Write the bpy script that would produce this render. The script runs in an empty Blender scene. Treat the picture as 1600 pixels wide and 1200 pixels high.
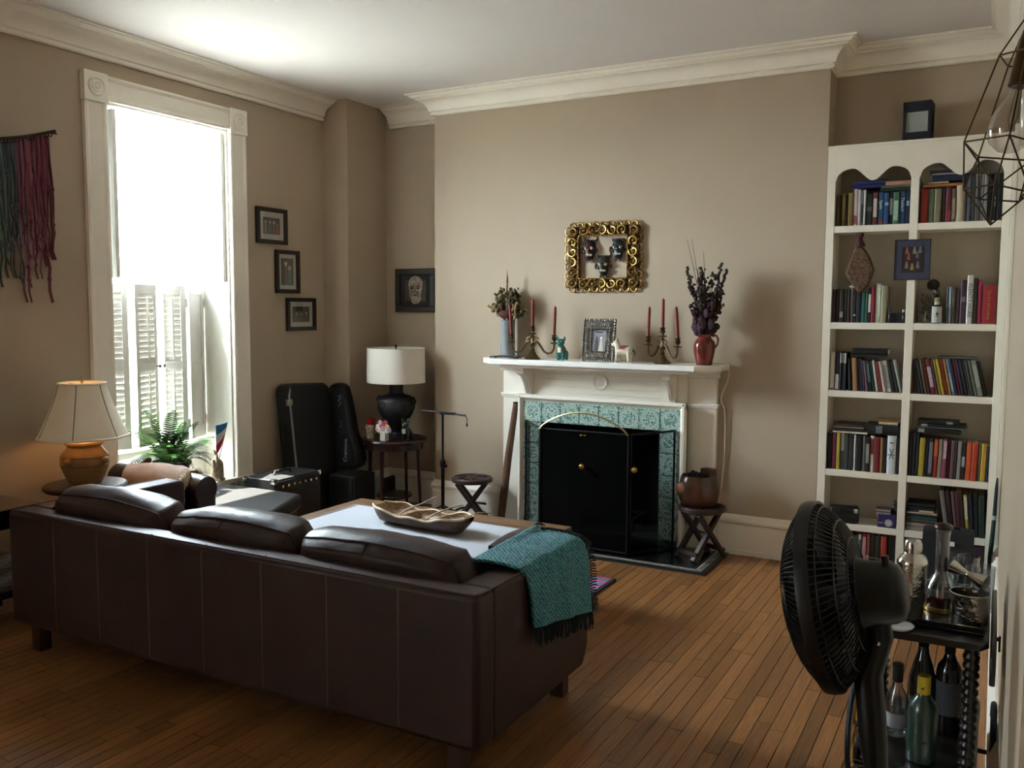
import bpy, bmesh, math, random
from math import pi, sin, cos, radians as R
from mathutils import Vector, Matrix, noise as mnoise

random.seed(7)
sc = bpy.context.scene
COL = sc.collection

# ------------------------------------------------------------------ camera
cam_data = bpy.data.cameras.new('camera'); cam = bpy.data.objects.new('camera', cam_data); COL.objects.link(cam)
_yaw, _pit, _rol = R(28.77), R(4.9), R(.28)
_f = Vector((-sin(_yaw)*cos(_pit), cos(_yaw)*cos(_pit), -sin(_pit))); _r = Vector((cos(_yaw), sin(_yaw), 0)); _u = _r.cross(_f)
_r2 = _r*cos(_rol)+_u*sin(_rol); _u2 = _u*cos(_rol)-_r*sin(_rol)
CAMP = Vector((0, 0, 1.6))
cam.matrix_world = Matrix(((_r2.x, _u2.x, -_f.x, CAMP.x), (_r2.y, _u2.y, -_f.y, CAMP.y), (_r2.z, _u2.z, -_f.z, CAMP.z), (0, 0, 0, 1)))
cam_data.sensor_fit = 'HORIZONTAL'; cam_data.sensor_width = 36; cam_data.lens = 36*1378/1600; cam_data.clip_start = .02
sc.camera = cam

# ------------------------------------------------------------------ sky, sun, exposure
world = bpy.data.worlds.new('sky'); sc.world = world; world.use_nodes = True
_bg = world.node_tree.nodes['Background']
_bg.inputs[0].default_value = (.80, .91, 1.0, 1); _bg.inputs[1].default_value = 70.0
sun_d = bpy.data.lights.new('sun', 'SUN'); sun = bpy.data.objects.new('sun', sun_d); COL.objects.link(sun)
sun_d.energy = 70.0; sun_d.angle = R(.6); sun_d.color = (1, .96, .90)
sun.rotation_euler = Vector((.42, .07, -1.0)).to_track_quat('-Z', 'Y').to_euler()
for _y, _w in ((3.995, .96), (-2.08, .64)):      # sampling portals in the two window openings (they emit nothing)
    _pd = bpy.data.lights.new('window_portal', 'AREA'); _pd.shape = 'RECTANGLE'; _pd.size = 2.4; _pd.size_y = _w; _pd.cycles.is_portal = True
    _po = bpy.data.objects.new('window_portal', _pd); COL.objects.link(_po); _po.location = (-5.115, _y, 1.61); _po.rotation_euler = (0, -pi/2, 0)
sc.view_settings.view_transform = 'Standard'; sc.view_settings.look = 'None'
sc.view_settings.gamma = 1.0; sc.view_settings.use_curve_mapping = False
sc.view_settings.exposure = 0.66
sc.cycles.max_bounces = 10; sc.cycles.diffuse_bounces = 6; sc.cycles.transparent_max_bounces = 16
sc.cycles.caustics_reflective = False; sc.cycles.caustics_refractive = False
sc.cycles.sample_clamp_indirect = 12; sc.cycles.use_denoising = True

# ------------------------------------------------------------------ helpers
def lin(h):
    h = h.lstrip('#'); c = [int(h[i:i+2], 16)/255 for i in (0, 2, 4)]
    return [x/12.92 if x <= .04045 else ((x+.055)/1.055)**2.4 for x in c]
_mats = {}
def mat(name, col, rough=.5, metal=0., var=0., vs=8., stretch=(1, 1, 1), bump=0., bs=60., spec=.5, col2=None, trans=0., coat=0., alpha=1., orand=0., emit=None, sheen=0., ior=None, detail=4):
    """procedural principled material; var = noise colour variation, orand = per object variation"""
    if name in _mats: return _mats[name]
    m = bpy.data.materials.new(name); m.use_nodes = True; nt = m.node_tree; N = nt.nodes; Lk = nt.links
    b = N['Principled BSDF']; c = lin(col) if isinstance(col, str) else list(col)
    b.inputs['Roughness'].default_value = rough; b.inputs['Metallic'].default_value = metal
    b.inputs['Specular IOR Level'].default_value = spec
    if trans: b.inputs['Transmission Weight'].default_value = trans
    if ior: b.inputs['IOR'].default_value = ior
    if coat: b.inputs['Coat Weight'].default_value = coat; b.inputs['Coat Roughness'].default_value = .15
    if sheen: b.inputs['Sheen Weight'].default_value = sheen
    if alpha < 1: b.inputs['Alpha'].default_value = alpha
    if emit: b.inputs['Emission Color'].default_value = (*lin(emit[0]), 1); b.inputs['Emission Strength'].default_value = emit[1]
    b.inputs['Base Color'].default_value = (*c, 1)
    if var or bump or orand:
        tc = N.new('ShaderNodeTexCoord'); mp = N.new('ShaderNodeMapping'); mp.inputs['Scale'].default_value = stretch
        Lk.new(tc.outputs['Object'], mp.inputs['Vector'])
        vec = mp.outputs['Vector']
        if var:
            nz = N.new('ShaderNodeTexNoise'); nz.inputs['Scale'].default_value = vs; nz.inputs['Detail'].default_value = detail
            Lk.new(vec, nz.inputs['Vector'])
            cr = N.new('ShaderNodeValToRGB'); e = cr.color_ramp.elements; e[0].position = .3; e[1].position = .7
            c2 = lin(col2) if col2 else [min(1, x*(1+var)) for x in c]
            e[0].color = (*[x*(1-var) for x in c], 1); e[1].color = (*c2, 1)
            Lk.new(nz.outputs['Fac'], cr.inputs['Fac']); out = cr.outputs['Color']
            if orand:
                oi = N.new('ShaderNodeObjectInfo'); gi = N.new('ShaderNodeNewGeometry'); ad = N.new('ShaderNodeMath'); ad.operation = 'ADD'
                Lk.new(oi.outputs['Random'], ad.inputs[0]); Lk.new(gi.outputs['Random Per Island'], ad.inputs[1])
                fr = N.new('ShaderNodeMath'); fr.operation = 'FRACT'; Lk.new(ad.outputs[0], fr.inputs[0])
                mr = N.new('ShaderNodeMapRange'); mr.inputs['To Min'].default_value = 1-orand; mr.inputs['To Max'].default_value = 1+orand; Lk.new(fr.outputs[0], mr.inputs['Value'])
                hs = N.new('ShaderNodeHueSaturation'); Lk.new(mr.outputs['Result'], hs.inputs['Value']); Lk.new(out, hs.inputs['Color']); out = hs.outputs['Color']
                av = N.new('ShaderNodeVectorMath'); av.operation = 'ADD'; cx = N.new('ShaderNodeCombineXYZ'); ml = N.new('ShaderNodeMath'); ml.operation = 'MULTIPLY'; ml.inputs[1].default_value = 37.
                Lk.new(fr.outputs[0], ml.inputs[0])
                for k in range(3): Lk.new(ml.outputs[0], cx.inputs[k])
                Lk.new(tc.outputs['Object'], av.inputs[0]); Lk.new(cx.outputs[0], av.inputs[1]); Lk.new(av.outputs[0], mp.inputs['Vector'])
            Lk.new(out, b.inputs['Base Color'])
        if bump:
            nb = N.new('ShaderNodeTexNoise'); nb.inputs['Scale'].default_value = bs; nb.inputs['Detail'].default_value = 3
            Lk.new(vec, nb.inputs['Vector']); bp = N.new('ShaderNodeBump'); bp.inputs['Strength'].default_value = bump; bp.inputs['Distance'].default_value = .01
            Lk.new(nb.outputs['Fac'], bp.inputs['Height']); Lk.new(bp.outputs['Normal'], b.inputs['Normal'])
    _mats[name] = m
    return m

class B:
    """collects shapes into one mesh"""
    def __init__(s): s.v = []; s.f = []; s.M = None
    def add(s, vs, fs):
        n = len(s.v)
        s.v += [tuple(s.M @ Vector(p)) if s.M else tuple(p) for p in vs]; s.f += [tuple(i+n for i in f) for f in fs]; return s
    def box(s, x0, x1, y0, y1, z0, z1):
        return s.add([(x0, y0, z0), (x1, y0, z0), (x1, y1, z0), (x0, y1, z0), (x0, y0, z1), (x1, y0, z1), (x1, y1, z1), (x0, y1, z1)],
                     [(0, 3, 2, 1), (4, 5, 6, 7), (0, 1, 5, 4), (1, 2, 6, 5), (2, 3, 7, 6), (3, 0, 4, 7)])
    def bar(s, p0, p1, w, h, up=(0, 0, 1)):
        """rectangular bar between two points"""
        p0, p1 = Vector(p0), Vector(p1); d = (p1-p0).normalized(); u = Vector(up)
        if abs(d.dot(u)) > .99: u = Vector((0, 1, 0))
        a = d.cross(u).normalized()*w/2; c = a.cross(d).normalized()*h/2
        vs = [p+sx*a+sz*c for p in (p0, p1) for sx, sz in ((-1, -1), (1, -1), (1, 1), (-1, 1))]
        return s.add(vs, [(0, 1, 2, 3), (7, 6, 5, 4), (0, 4, 5, 1), (1, 5, 6, 2), (2, 6, 7, 3), (3, 7, 4, 0)])
    def lathe(s, prof, n=24, c=(0, 0, 0), arc=2*pi, lump=None):
        vs, fs = [], []; m = len(prof); full = arc > 6.28; cols = n if full else n+1
        for i in range(cols):
            a = arc*i/n
            for j, (r, z) in enumerate(prof):
                rr = r*(1+lump(a, z)) if lump else r
                vs.append((c[0]+rr*cos(a), c[1]+rr*sin(a), c[2]+z))
        for i in range(n):
            k = (i+1) % cols
            for j in range(m-1): fs.append((i*m+j, k*m+j, k*m+j+1, i*m+j+1))
        if full:
            if prof[0][0] > 1e-6: fs.append(tuple(i*m for i in range(n-1, -1, -1)))
            if prof[-1][0] > 1e-6: fs.append(tuple(i*m+m-1 for i in range(n)))
        return s.add(vs, fs)
    def cyl(s, p0, p1, r0, r1=None, n=12):
        r1 = r0 if r1 is None else r1
        return s.tube([p0, p1], [r0, r1], n)
    def tube(s, pts, r, n=8, closed=False, caps=True):
        pts = [Vector(p) for p in pts]; m = len(pts); rs = r if isinstance(r, (list, tuple)) else [r]*m
        vs, fs = [], []; a = None
        for i, p in enumerate(pts):
            d = (pts[(i+1) % m]-pts[i-1]) if closed else (pts[min(i+1, m-1)]-pts[max(i-1, 0)])
            if d.length < 1e-9: d = Vector((0, 0, 1))
            d.normalize()
            if a is None: a = d.orthogonal().normalized()
            else:
                a = a-d*a.dot(d)
                a = a.normalized() if a.length > 1e-6 else d.orthogonal().normalized()
            bb = d.cross(a)
            for k in range(n):
                t = 2*pi*k/n; vs.append(p+rs[i]*(a*cos(t)+bb*sin(t)))
        for i in range(m if closed else m-1):
            j = (i+1) % m
            for k in range(n): fs.append((i*n+k, i*n+(k+1) % n, j*n+(k+1) % n, j*n+k))
        if caps and not closed:
            fs.append(tuple(range(n-1, -1, -1))); fs.append(tuple((m-1)*n+k for k in range(n)))
        return s.add(vs, fs)
    def prism(s, poly, a, b, ax=2):
        """extrude 2d polygon from a to b along axis ax; poly coords fill the other two axes in order"""
        def P(u, v, w):
            return (w, u, v) if ax == 0 else ((u, w, v) if ax == 1 else (u, v, w))
        n = len(poly); vs = [P(u, v, a) for u, v in poly]+[P(u, v, b) for u, v in poly]
        fs = [tuple(range(n-1, -1, -1)), tuple(range(n, 2*n))]+[(i, (i+1) % n, n+(i+1) % n, n+i) for i in range(n)]
        return s.add(vs, fs)
    def ball(s, c, r, nu=12, nv=8, fn=None):
        r = r if isinstance(r, (list, tuple)) else (r, r, r); vs = []; fs = []
        for j in range(nv+1):
            t = pi*j/nv
            for i in range(nu):
                a = 2*pi*i/nu; p = Vector((sin(t)*cos(a), sin(t)*sin(a), cos(t)))
                if fn: p = fn(p)
                vs.append((c[0]+r[0]*p.x, c[1]+r[1]*p.y, c[2]+r[2]*p.z))
        for j in range(nv):
            for i in range(nu):
                k = (i+1) % nu
                if j == 0: fs.append((j*nu+i, (j+1)*nu+i, (j+1)*nu+k))
                elif j == nv-1: fs.append((j*nu+i, (j+1)*nu+i, j*nu+k))
                else: fs.append((j*nu+i, (j+1)*nu+i, (j+1)*nu+k, j*nu+k))
        return s.add(vs, fs)
    def grid(s, fn, nu, nv, thick=0.):
        """surface fn(u,v) in [0,1]^2, optional thickness along the normal"""
        P = [[Vector(fn(i/nu, j/nv)) for j in range(nv+1)] for i in range(nu+1)]
        def idx(i, j): return i*(nv+1)+j
        vs = [P[i][j] for i in range(nu+1) for j in range(nv+1)]
        fs = [(idx(i, j), idx(i+1, j), idx(i+1, j+1), idx(i, j+1)) for i in range(nu) for j in range(nv)]
        if thick:
            n = len(vs); bk = []
            for i in range(nu+1):
                for j in range(nv+1):
                    du = P[min(i+1, nu)][j]-P[max(i-1, 0)][j]; dv = P[i][min(j+1, nv)]-P[i][max(j-1, 0)]
                    nn = du.cross(dv); nn = nn.normalized() if nn.length > 1e-9 else Vector((0, 0, 1)); bk.append(P[i][j]-nn*thick)
            vs = vs+bk; fs += [tuple(n+k for k in reversed(f)) for f in list(fs)]
            rim = [idx(i, 0) for i in range(nu)]+[idx(nu, j) for j in range(nv)]+[idx(i, nv) for i in range(nu, 0, -1)]+[idx(0, j) for j in range(nv, 0, -1)]
            for k in range(len(rim)):
                a, b2 = rim[k], rim[(k+1) % len(rim)]; fs.append((b2, a, a+n, b2+n))
        return s.add(vs, fs)
    def pillow(s, c, sz, e=.35, n=10, wr=0., seed=0, rot=None):
        """rounded cushion: cube mapped to a superellipsoid; wr = wrinkle depth"""
        vs, fs = [], []; key = {}
        def put(p):
            k = tuple(round(x, 5) for x in p)
            if k not in key:
                key[k] = len(vs); q = Vector(p)
                sph = q.normalized(); mx = max(abs(x) for x in q)
                q = q.lerp(sph*mx, e)
                w = Vector((q.x*sz[0]/2, q.y*sz[1]/2, q.z*sz[2]/2))
                if wr: w += sph*wr*(mnoise.noise(Vector((w.x*6+seed, w.y*6, w.z*9)))+.5*mnoise.noise(Vector((w.x*17, w.y*14+seed, w.z*19))))
                if rot: w = rot @ w
                vs.append(w+Vector(c))
            return key[k]
        for ax in range(3):
            for sg in (-1, 1):
                for i in range(n):
                    for j in range(n):
                        q = []
                        for di, dj in ((0, 0), (1, 0), (1, 1), (0, 1)):
                            u, v = 2*(i+di)/n-1, 2*(j+dj)/n-1; p = [0, 0, 0]; p[ax] = sg; p[(ax+1) % 3] = u; p[(ax+2) % 3] = v; q.append(put(p))
                        fs.append(tuple(q) if sg > 0 else tuple(reversed(q)))
        return s.add(vs, fs)
    def build(s, name, m, parent=None, loc=None, rz=0., smooth=35., bevel=0., seg=2, remesh=0., sub=0):
        me = bpy.data.meshes.new(name); me.from_pydata([tuple(p) for p in s.v], [], s.f); me.update()
        if m: me.materials.append(m)
        o = bpy.data.objects.new(name, me); COL.objects.link(o)
        if smooth:
            for p in me.polygons: p.use_smooth = True
            if smooth < 179: me.set_sharp_from_angle(angle=R(smooth))
        if parent: o.parent = parent
        if loc: o.location = loc
        if rz: o.rotation_euler = (0, 0, rz)
        if remesh:
            md = o.modifiers.new('remesh', 'REMESH'); md.mode = 'VOXEL'; md.voxel_size = remesh; md.use_smooth_shade = True
            ms = o.modifiers.new('smooth', 'SMOOTH'); ms.iterations = 4; ms.factor = .5
        if bevel:
            md = o.modifiers.new('bevel', 'BEVEL'); md.width = bevel; md.segments = seg; md.limit_method = 'ANGLE'; md.angle_limit = R(40)
        if sub:
            md = o.modifiers.new('subdivision', 'SUBSURF'); md.levels = sub; md.render_levels = sub
        return o

def tag(o, label=None, cat=None, group=None, kind=None):
    if label: o['label'] = label
    if cat: o['category'] = cat
    if group: o['group'] = group
    if kind: o['kind'] = kind
    return o
def thing(name, label, cat, loc=(0, 0, 0), rz=0., group=None):
    o = bpy.data.objects.new(name, None); COL.objects.link(o); o.empty_display_size = .1
    o.location = loc; o.rotation_euler = (0, 0, rz); return tag(o, label, cat, group)
def struct(o, label=None): return tag(o, label, kind='structure')
def dup(root, loc=None, rz=None, label=None, parent=None):
    c = root.copy(); COL.objects.link(c)
    if parent is not None: c.parent = parent
    if loc is not None: c.location = loc
    if rz is not None: c.rotation_euler = (0, 0, rz)
    if label: c['label'] = label
    for ch in list(root.children): dup(ch, parent=c)
    return c
def bx(x0, x1, y0, y1, z0, z1): return B().box(x0, x1, y0, y1, z0, z1)
def text(name, body, size, m, parent, loc, rot, depth=.0008, align='CENTER', sx=1.):
    cu = bpy.data.curves.new(name, 'FONT'); cu.body = body; cu.size = size; cu.extrude = depth; cu.align_x = align; cu.align_y = 'CENTER'; cu.resolution_u = 2
    t = bpy.data.objects.new(name, cu); COL.objects.link(t); bpy.context.view_layer.update()
    me = bpy.data.meshes.new_from_object(t.evaluated_get(bpy.context.evaluated_depsgraph_get())); bpy.data.objects.remove(t)
    me.materials.clear(); me.materials.append(m)
    o = bpy.data.objects.new(name, me); COL.objects.link(o); o.parent = parent; o.location = loc; o.rotation_euler = rot; o.scale = (sx, 1, 1)
    return o
def arcpts(c, r, a0, a1, n, plane='xz'):
    out = []
    for i in range(n+1):
        a = a0+(a1-a0)*i/n; u, v = r*cos(a), r*sin(a)
        out.append((c[0]+u, c[1], c[2]+v) if plane == 'xz' else ((c[0]+u, c[1]+v, c[2]) if plane == 'xy' else (c[0], c[1]+u, c[2]+v)))
    return out
def sweep(prof, path, flip=1, closed_ends=True):
    """profile [(out, z)] swept along a plan polyline; out = to the right of travel * flip"""
    b = B(); n = len(path); vs = []; m = len(prof)
    for i, p in enumerate(path):
        p = Vector((p[0], p[1])); ds = []
        if i > 0: ds.append((p-Vector(path[i-1][:2])).normalized())
        if i < n-1: ds.append((Vector(path[i+1][:2])-p).normalized())
        ns = [Vector((d.y, -d.x))*flip for d in ds]
        if len(ns) == 2:
            k = (ns[0]+ns[1]); nn = k/(1+ns[0].dot(ns[1]))
        else: nn = ns[0]
        for o, z in prof: vs.append((p.x+nn.x*o, p.y+nn.y*o, z))
    fs = [(i*m+j, (i+1)*m+j, (i+1)*m+(j+1) % m, i*m+(j+1) % m) for i in range(n-1) for j in range(m)]
    if closed_ends: fs += [tuple(range(m-1, -1, -1)), tuple((n-1)*m+j for j in range(m))]
    return b.add(vs, fs)
# ------------------------------------------------------------------ materials of the shell
XL, XR, YC, YB, ZC = -4.70, .06, 5.70, 5.94, 3.197
PAINT = mat('taupe_wall_paint', '#b0a08b', .75, var=.035, vs=1.3, bump=.04, bs=180, spec=.25)
GLOSSPAINT = mat('satin_wall_paint', '#b5a48c', .34, var=.03, vs=1.5, bump=.1, bs=30, spec=.5)
TRIM = mat('cream_trim_paint', '#efe9db', .42, var=.03, vs=5, bump=.03, bs=40)
WHITE = mat('white_shutter_paint', '#e8e6e0', .45, var=.02, vs=6)
CEIL = mat('ceiling_paint', '#e0dcd8', .8, var=.02, vs=2, spec=.2)
PLANK = mat('oak_strip_floor', '#7c5132', .36, var=.28, vs=3.2, stretch=(5, 1.5, 5), bump=.05, bs=12, orand=.27, col2='#9c6c3d', detail=6, spec=.45)
SUB = mat('floor_gap', '#24150c', .9)
def W(loc):
    b = B(); b.M = Matrix.Translation(-Vector(loc)); return b
def clearglass(name, tint=(.95, .97, .97), refl=.08, rough=.02):
    if name in _mats: return _mats[name]
    m = bpy.data.materials.new(name); m.use_nodes = True; nt = m.node_tree; nt.nodes.clear()
    o = nt.nodes.new('ShaderNodeOutputMaterial'); mx = nt.nodes.new('ShaderNodeMixShader'); t = nt.nodes.new('ShaderNodeBsdfTransparent'); g = nt.nodes.new('ShaderNodeBsdfGlossy')
    lw = nt.nodes.new('ShaderNodeLayerWeight'); lw.inputs['Blend'].default_value = .35; ad = nt.nodes.new('ShaderNodeMath'); ad.operation = 'MULTIPLY_ADD'; ad.inputs[1].default_value = .5; ad.inputs[2].default_value = refl
    ad.use_clamp = True
    nt.links.new(lw.outputs['Facing'], ad.inputs[0])
    t.inputs[0].default_value = (*tint, 1); g.inputs['Roughness'].default_value = rough
    nt.links.new(ad.outputs[0], mx.inputs[0]); nt.links.new(t.outputs[0], mx.inputs[1]); nt.links.new(g.outputs[0], mx.inputs[2]); nt.links.new(mx.outputs[0], o.inputs[0])
    _mats[name] = m; return m
PANE = clearglass('window_glass', (.97, .99, .99), .03)

# ------------------------------------------------------------------ walls
WY0, WY1, WZ0, WZ1 = 3.515, 4.475, .40, 2.81          # the window opening
SY0, SY1 = -2.40, -1.76                                   # unseen second window, added and sized for fill light from behind
b = B()
for y0, y1 in ((-2.6, SY0), (SY1, WY0), (WY1, YB+.2)): b.box(-5.12, XL, y0, y1, 0, ZC)
for a, c in ((SY0, SY1), (WY0, WY1)): b.box(-5.12, XL, a, c, 0, WZ0-.03); b.box(-5.12, XL, a, c, WZ1, ZC)
struct(b.build('wall_left', PAINT))
b = bx(XL, -3.81, YB, YB+.2, 0, ZC); b.box(-.95, XR, YB, YB+.2, 0, ZC)
struct(b.build('wall_back', PAINT))
struct(bx(XL, -4.45, 5.45, YB, 0, ZC).build('wall_pipe_chase', PAINT))
# the chimney breast, with the firebox opening left free
b = bx(-3.81, -2.90, YC, YB+.2, 0, ZC); b.box(-1.88, -.95, YC, YB+.2, 0, ZC); b.box(-2.90, -1.88, YC, YB+.2, .86, ZC)
struct(b.build('wall_chimney_breast', PAINT))
b = bx(XR, XR+.14, 1.55, YB+.2, 0, ZC); b.box(XR+.14, 2.6, 1.55, 1.69, 0, ZC)
struct(b.build('wall_right', GLOSSPAINT))
struct(bx(2.6, 2.75, -2.6, 1.69, 0, ZC).build('wall_side_room', PAINT))
b = bx(-5.12, 2.75, -2.75, -2.6, 0, ZC)
struct(b.build('wall_behind_camera', PAINT))
struct(bx(-5.12, 2.75, -2.75, 6.14, ZC, ZC+.15).build('ceiling', CEIL))
struct(bx(-60, 40, -60, 60, -1.3, -1.2).build('ground_outside', mat('street_paving', '#8d8a84', .9, var=.1)))

# ------------------------------------------------------------------ strip floor
fl = struct(bx(-5.12, 2.75, -2.75, 6.14, -.12, -.018).build('floor', SUB))
pm = bx(-.5, .5, -.5, .5, -.018, 0)
proto = pm.build('plank', PLANK, fl, smooth=0); pmesh = proto.data; bpy.data.objects.remove(proto)
rnd = random.Random(3); boards = []
PWD = .0572; x = XL+PWD/2
while x < 2.6:
    y = -2.6-rnd.random()*.8
    while y < YB:
        ln = rnd.choice((.45, .6, .75, .9, 1.05, 1.3)); y1 = min(y+ln, YB)
        if y1 > -2.6: boards.append((x, max(y, -2.6), y1))
        y += ln
    x += PWD
def seen(x, y):
    v = Vector((x, y, 0))-CAMP; z = v.dot(_f)
    if z < .3: return 0
    px, py = 800+1378*v.dot(_r2)/z, 600-1378*v.dot(_u2)/z
    if not (-15 < px < 1615 and -10 < py < 1215): return 0
    for bxx in ((-3.98, -1.44, 2.4, 3.3, .10, .66), (-.5, .06, 2.3, 3.1, .3, .75)):
        lo, hi = 0., .999
        for k in range(3):
            d = v[k]
            if abs(d) < 1e-9: continue
            t0, t1 = sorted(((bxx[2*k]-CAMP[k])/d, (bxx[2*k+1]-CAMP[k])/d)); lo, hi = max(lo, t0), min(hi, t1)
        if lo < hi: return 0
    if y > 5.1 and -3.3 < x < -1.47: return 0
    if y > 5.66: return 0
    return 1/z
sc_b = []
for q in boards:
    best = max(seen(q[0], q[1]+(q[2]-q[1])*t) for t in (.05, .25, .5, .75, .95)); sc_b.append((best, q))
sc_b.sort(key=lambda t: -t[0])
rest = B()
for i, (s_, q) in enumerate(sc_b):
    if i < 300 and s_ > 0:
        o = bpy.data.objects.new('plank', pmesh); COL.objects.link(o); o.parent = fl
        o.location = (q[0], (q[1]+q[2])/2, rnd.uniform(-.0006, 0)); o.scale = (PWD-.003, q[2]-q[1]-.003, 1)
    else: rest.box(q[0]-PWD/2+.0015, q[0]+PWD/2-.0015, q[1]+.0009, q[2]-.0009, -.018, rnd.uniform(-.0006, 0))
PLANKW = mat('oak_strip_floor_far', '#7c5132', .36, var=.28, vs=3.2, stretch=(88, 1.7, 88), bump=.05, bs=12, orand=.27, col2='#9c6c3d', detail=6, spec=.45)
tag(rest.build('planks_beyond', PLANKW, fl, smooth=0), kind='stuff')

# ------------------------------------------------------------------ crown, baseboards
CR = [(0, ZC-.15), (.018, ZC-.15), (.026, ZC-.143), (.026, ZC-.132), (.018, ZC-.128), (.018, ZC-.122), (.034, ZC-.118), (.036, ZC-.106), (.045, ZC-.085), (.062, ZC-.064), (.085, ZC-.05),
      (.108, ZC-.043), (.108, ZC-.035), (.12, ZC-.032), (.132, ZC-.026), (.142, ZC-.018), (.142, ZC-.012), (.165, ZC-.012), (.165, ZC-.0005), (0, ZC-.0005)]
def crown(n, path): struct(sweep(CR, path).build(f'trim_{n}', TRIM, smooth=25))
crown(1, [(XL, -2.6), (XL, 5.447)])
crown(2, [(-4.40, YB), (-3.81, YB), (-3.81, YC), (-.95, YC), (-.95, YB), (XR, YB), (XR, 1.55)])
BBP = [(0, 0), (.028, 0), (.028, .03), (.022, .034), (.022, .20), (.03, .21), (.03, .222), (.022, .232), (.014, .25), (.008, .262), (0, .262)]
def base(n, path): struct(sweep(BBP, path).build(f'baseboard_{n}', TRIM, smooth=25))
base('left', [(XL, -2.6), (XL, 5.45), (-4.45, 5.45), (-4.45, YB), (-3.81, YB), (-3.81, YC), (-3.20, YC)])
base('chimney_right', [(-1.57, YC), (-.95, YC), (-.95, YC+.03)])
base('right', [(XR, 5.66), (XR, 1.55)])

# ------------------------------------------------------------------ the window with its casing
WL = (XL, (WY0+WY1)/2, 0)
def window(n, y0, y1, detail):
    dy = y0-WY0; loc = (XL, (y0+y1)/2, 0)
    w = bpy.data.objects.new(f'window_{n}', None); COL.objects.link(w); w.location = loc; struct(w)
    def P(name, m, b, **k): return b.build(name, m, w, **k)
    cas = [(0, 0), (.03, 0), (.034, .012), (.03, .024), (.026, .03), (.026, .115), (.03, .121), (.034, .133), (.03, .145), (0, .145)]
    for sgn, ya in ((1, y0-.145), (-1, y1+.145)):
        b = W(loc); b.prism([(XL+o, ya+sgn*t) for o, t in cas][::sgn], .02, WZ1-.005, 2); P('casing', TRIM, b, smooth=20)
    b = W(loc); b.prism([(XL+o, WZ1+t) for o, t in cas], y0-.005, y1+.005, 1); P('casing_head', TRIM, b, smooth=20)
    for yc_ in (y0-.0725, y1+.0725):
        b = W(loc); b.box(XL, XL+.042, yc_-.078, yc_+.078, WZ1-.02, WZ1+.15); r = P('rosette_block', TRIM, b, bevel=.003)
        b = W(loc); b.M = b.M @ Matrix.Translation((XL+.042, yc_, WZ1+.067)) @ Matrix.Rotation(pi/2, 4, 'Y')
        b.lathe([(.056, 0), (.056, .006), (.048, .012), (.042, .006), (.036, .004), (.03, .011), (.022, .012), (.016, .006), (.01, .012), (0, .014)], 28); b.build('rosette', TRIM, r, smooth=50)
    b = W(loc); b.prism([(-5.12, y0), (XL, y0), (XL, y0-.15), (XL+.05, y0-.15), (XL+.05, y1+.15), (XL, y1+.15), (XL, y1), (-5.12, y1)], WZ0-.03, WZ0, 2); P('sill', TRIM, b)
    b = W(loc)
    for ya, yb2 in ((y0, y0+.012), (y1-.012, y1)): b.box(-5.06, XL-.001, ya, yb2, WZ0, WZ1)
    b.box(-5.06, XL-.001, y0, y1, WZ1-.012, WZ1); P('jamb_lining', WHITE, b)
    b = W(loc); b.box(-5.03, -4.97, y0+.012, y1-.012, WZ0, .645); b.box(-4.985, -4.962, y0+.10, y1-.10, .45, .60); P('panel_below_sash', WHITE, b, bevel=.004)
    b = W(loc); b.box(-5.12, -4.93, y0+.012, y1-.012, .645, .67); P('stool_ledge', WHITE, b, bevel=.004)
    mz = 1.735
    for nm, xs, z0, z1 in (('lower_sash', -5.04, .67, mz+.02), ('upper_sash', -5.075, mz-.02, WZ1-.012)):
        b = W(loc); f = .04
        b.box(xs-.016, xs+.016, y0+.012, y0+.012+f, z0, z1); b.box(xs-.016, xs+.016, y1-.012-f, y1-.012, z0, z1)
        b.box(xs-.016, xs+.016, y0+.012+f, y1-.012-f, z0, z0+f); b.box(xs-.016, xs+.016, y0+.012+f, y1-.012-f, z1-f, z1)
        s_ = P(nm, WHITE, b)
        b = W(loc); b.box(xs-.002, xs+.002, y0+.012+f, y1-.012-f, z0+f, z1-f); b.build('pane', PANE, s_, smooth=0)
    return w
window(1, WY0, WY1, True)
window(2, SY0, SY1, False)

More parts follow.
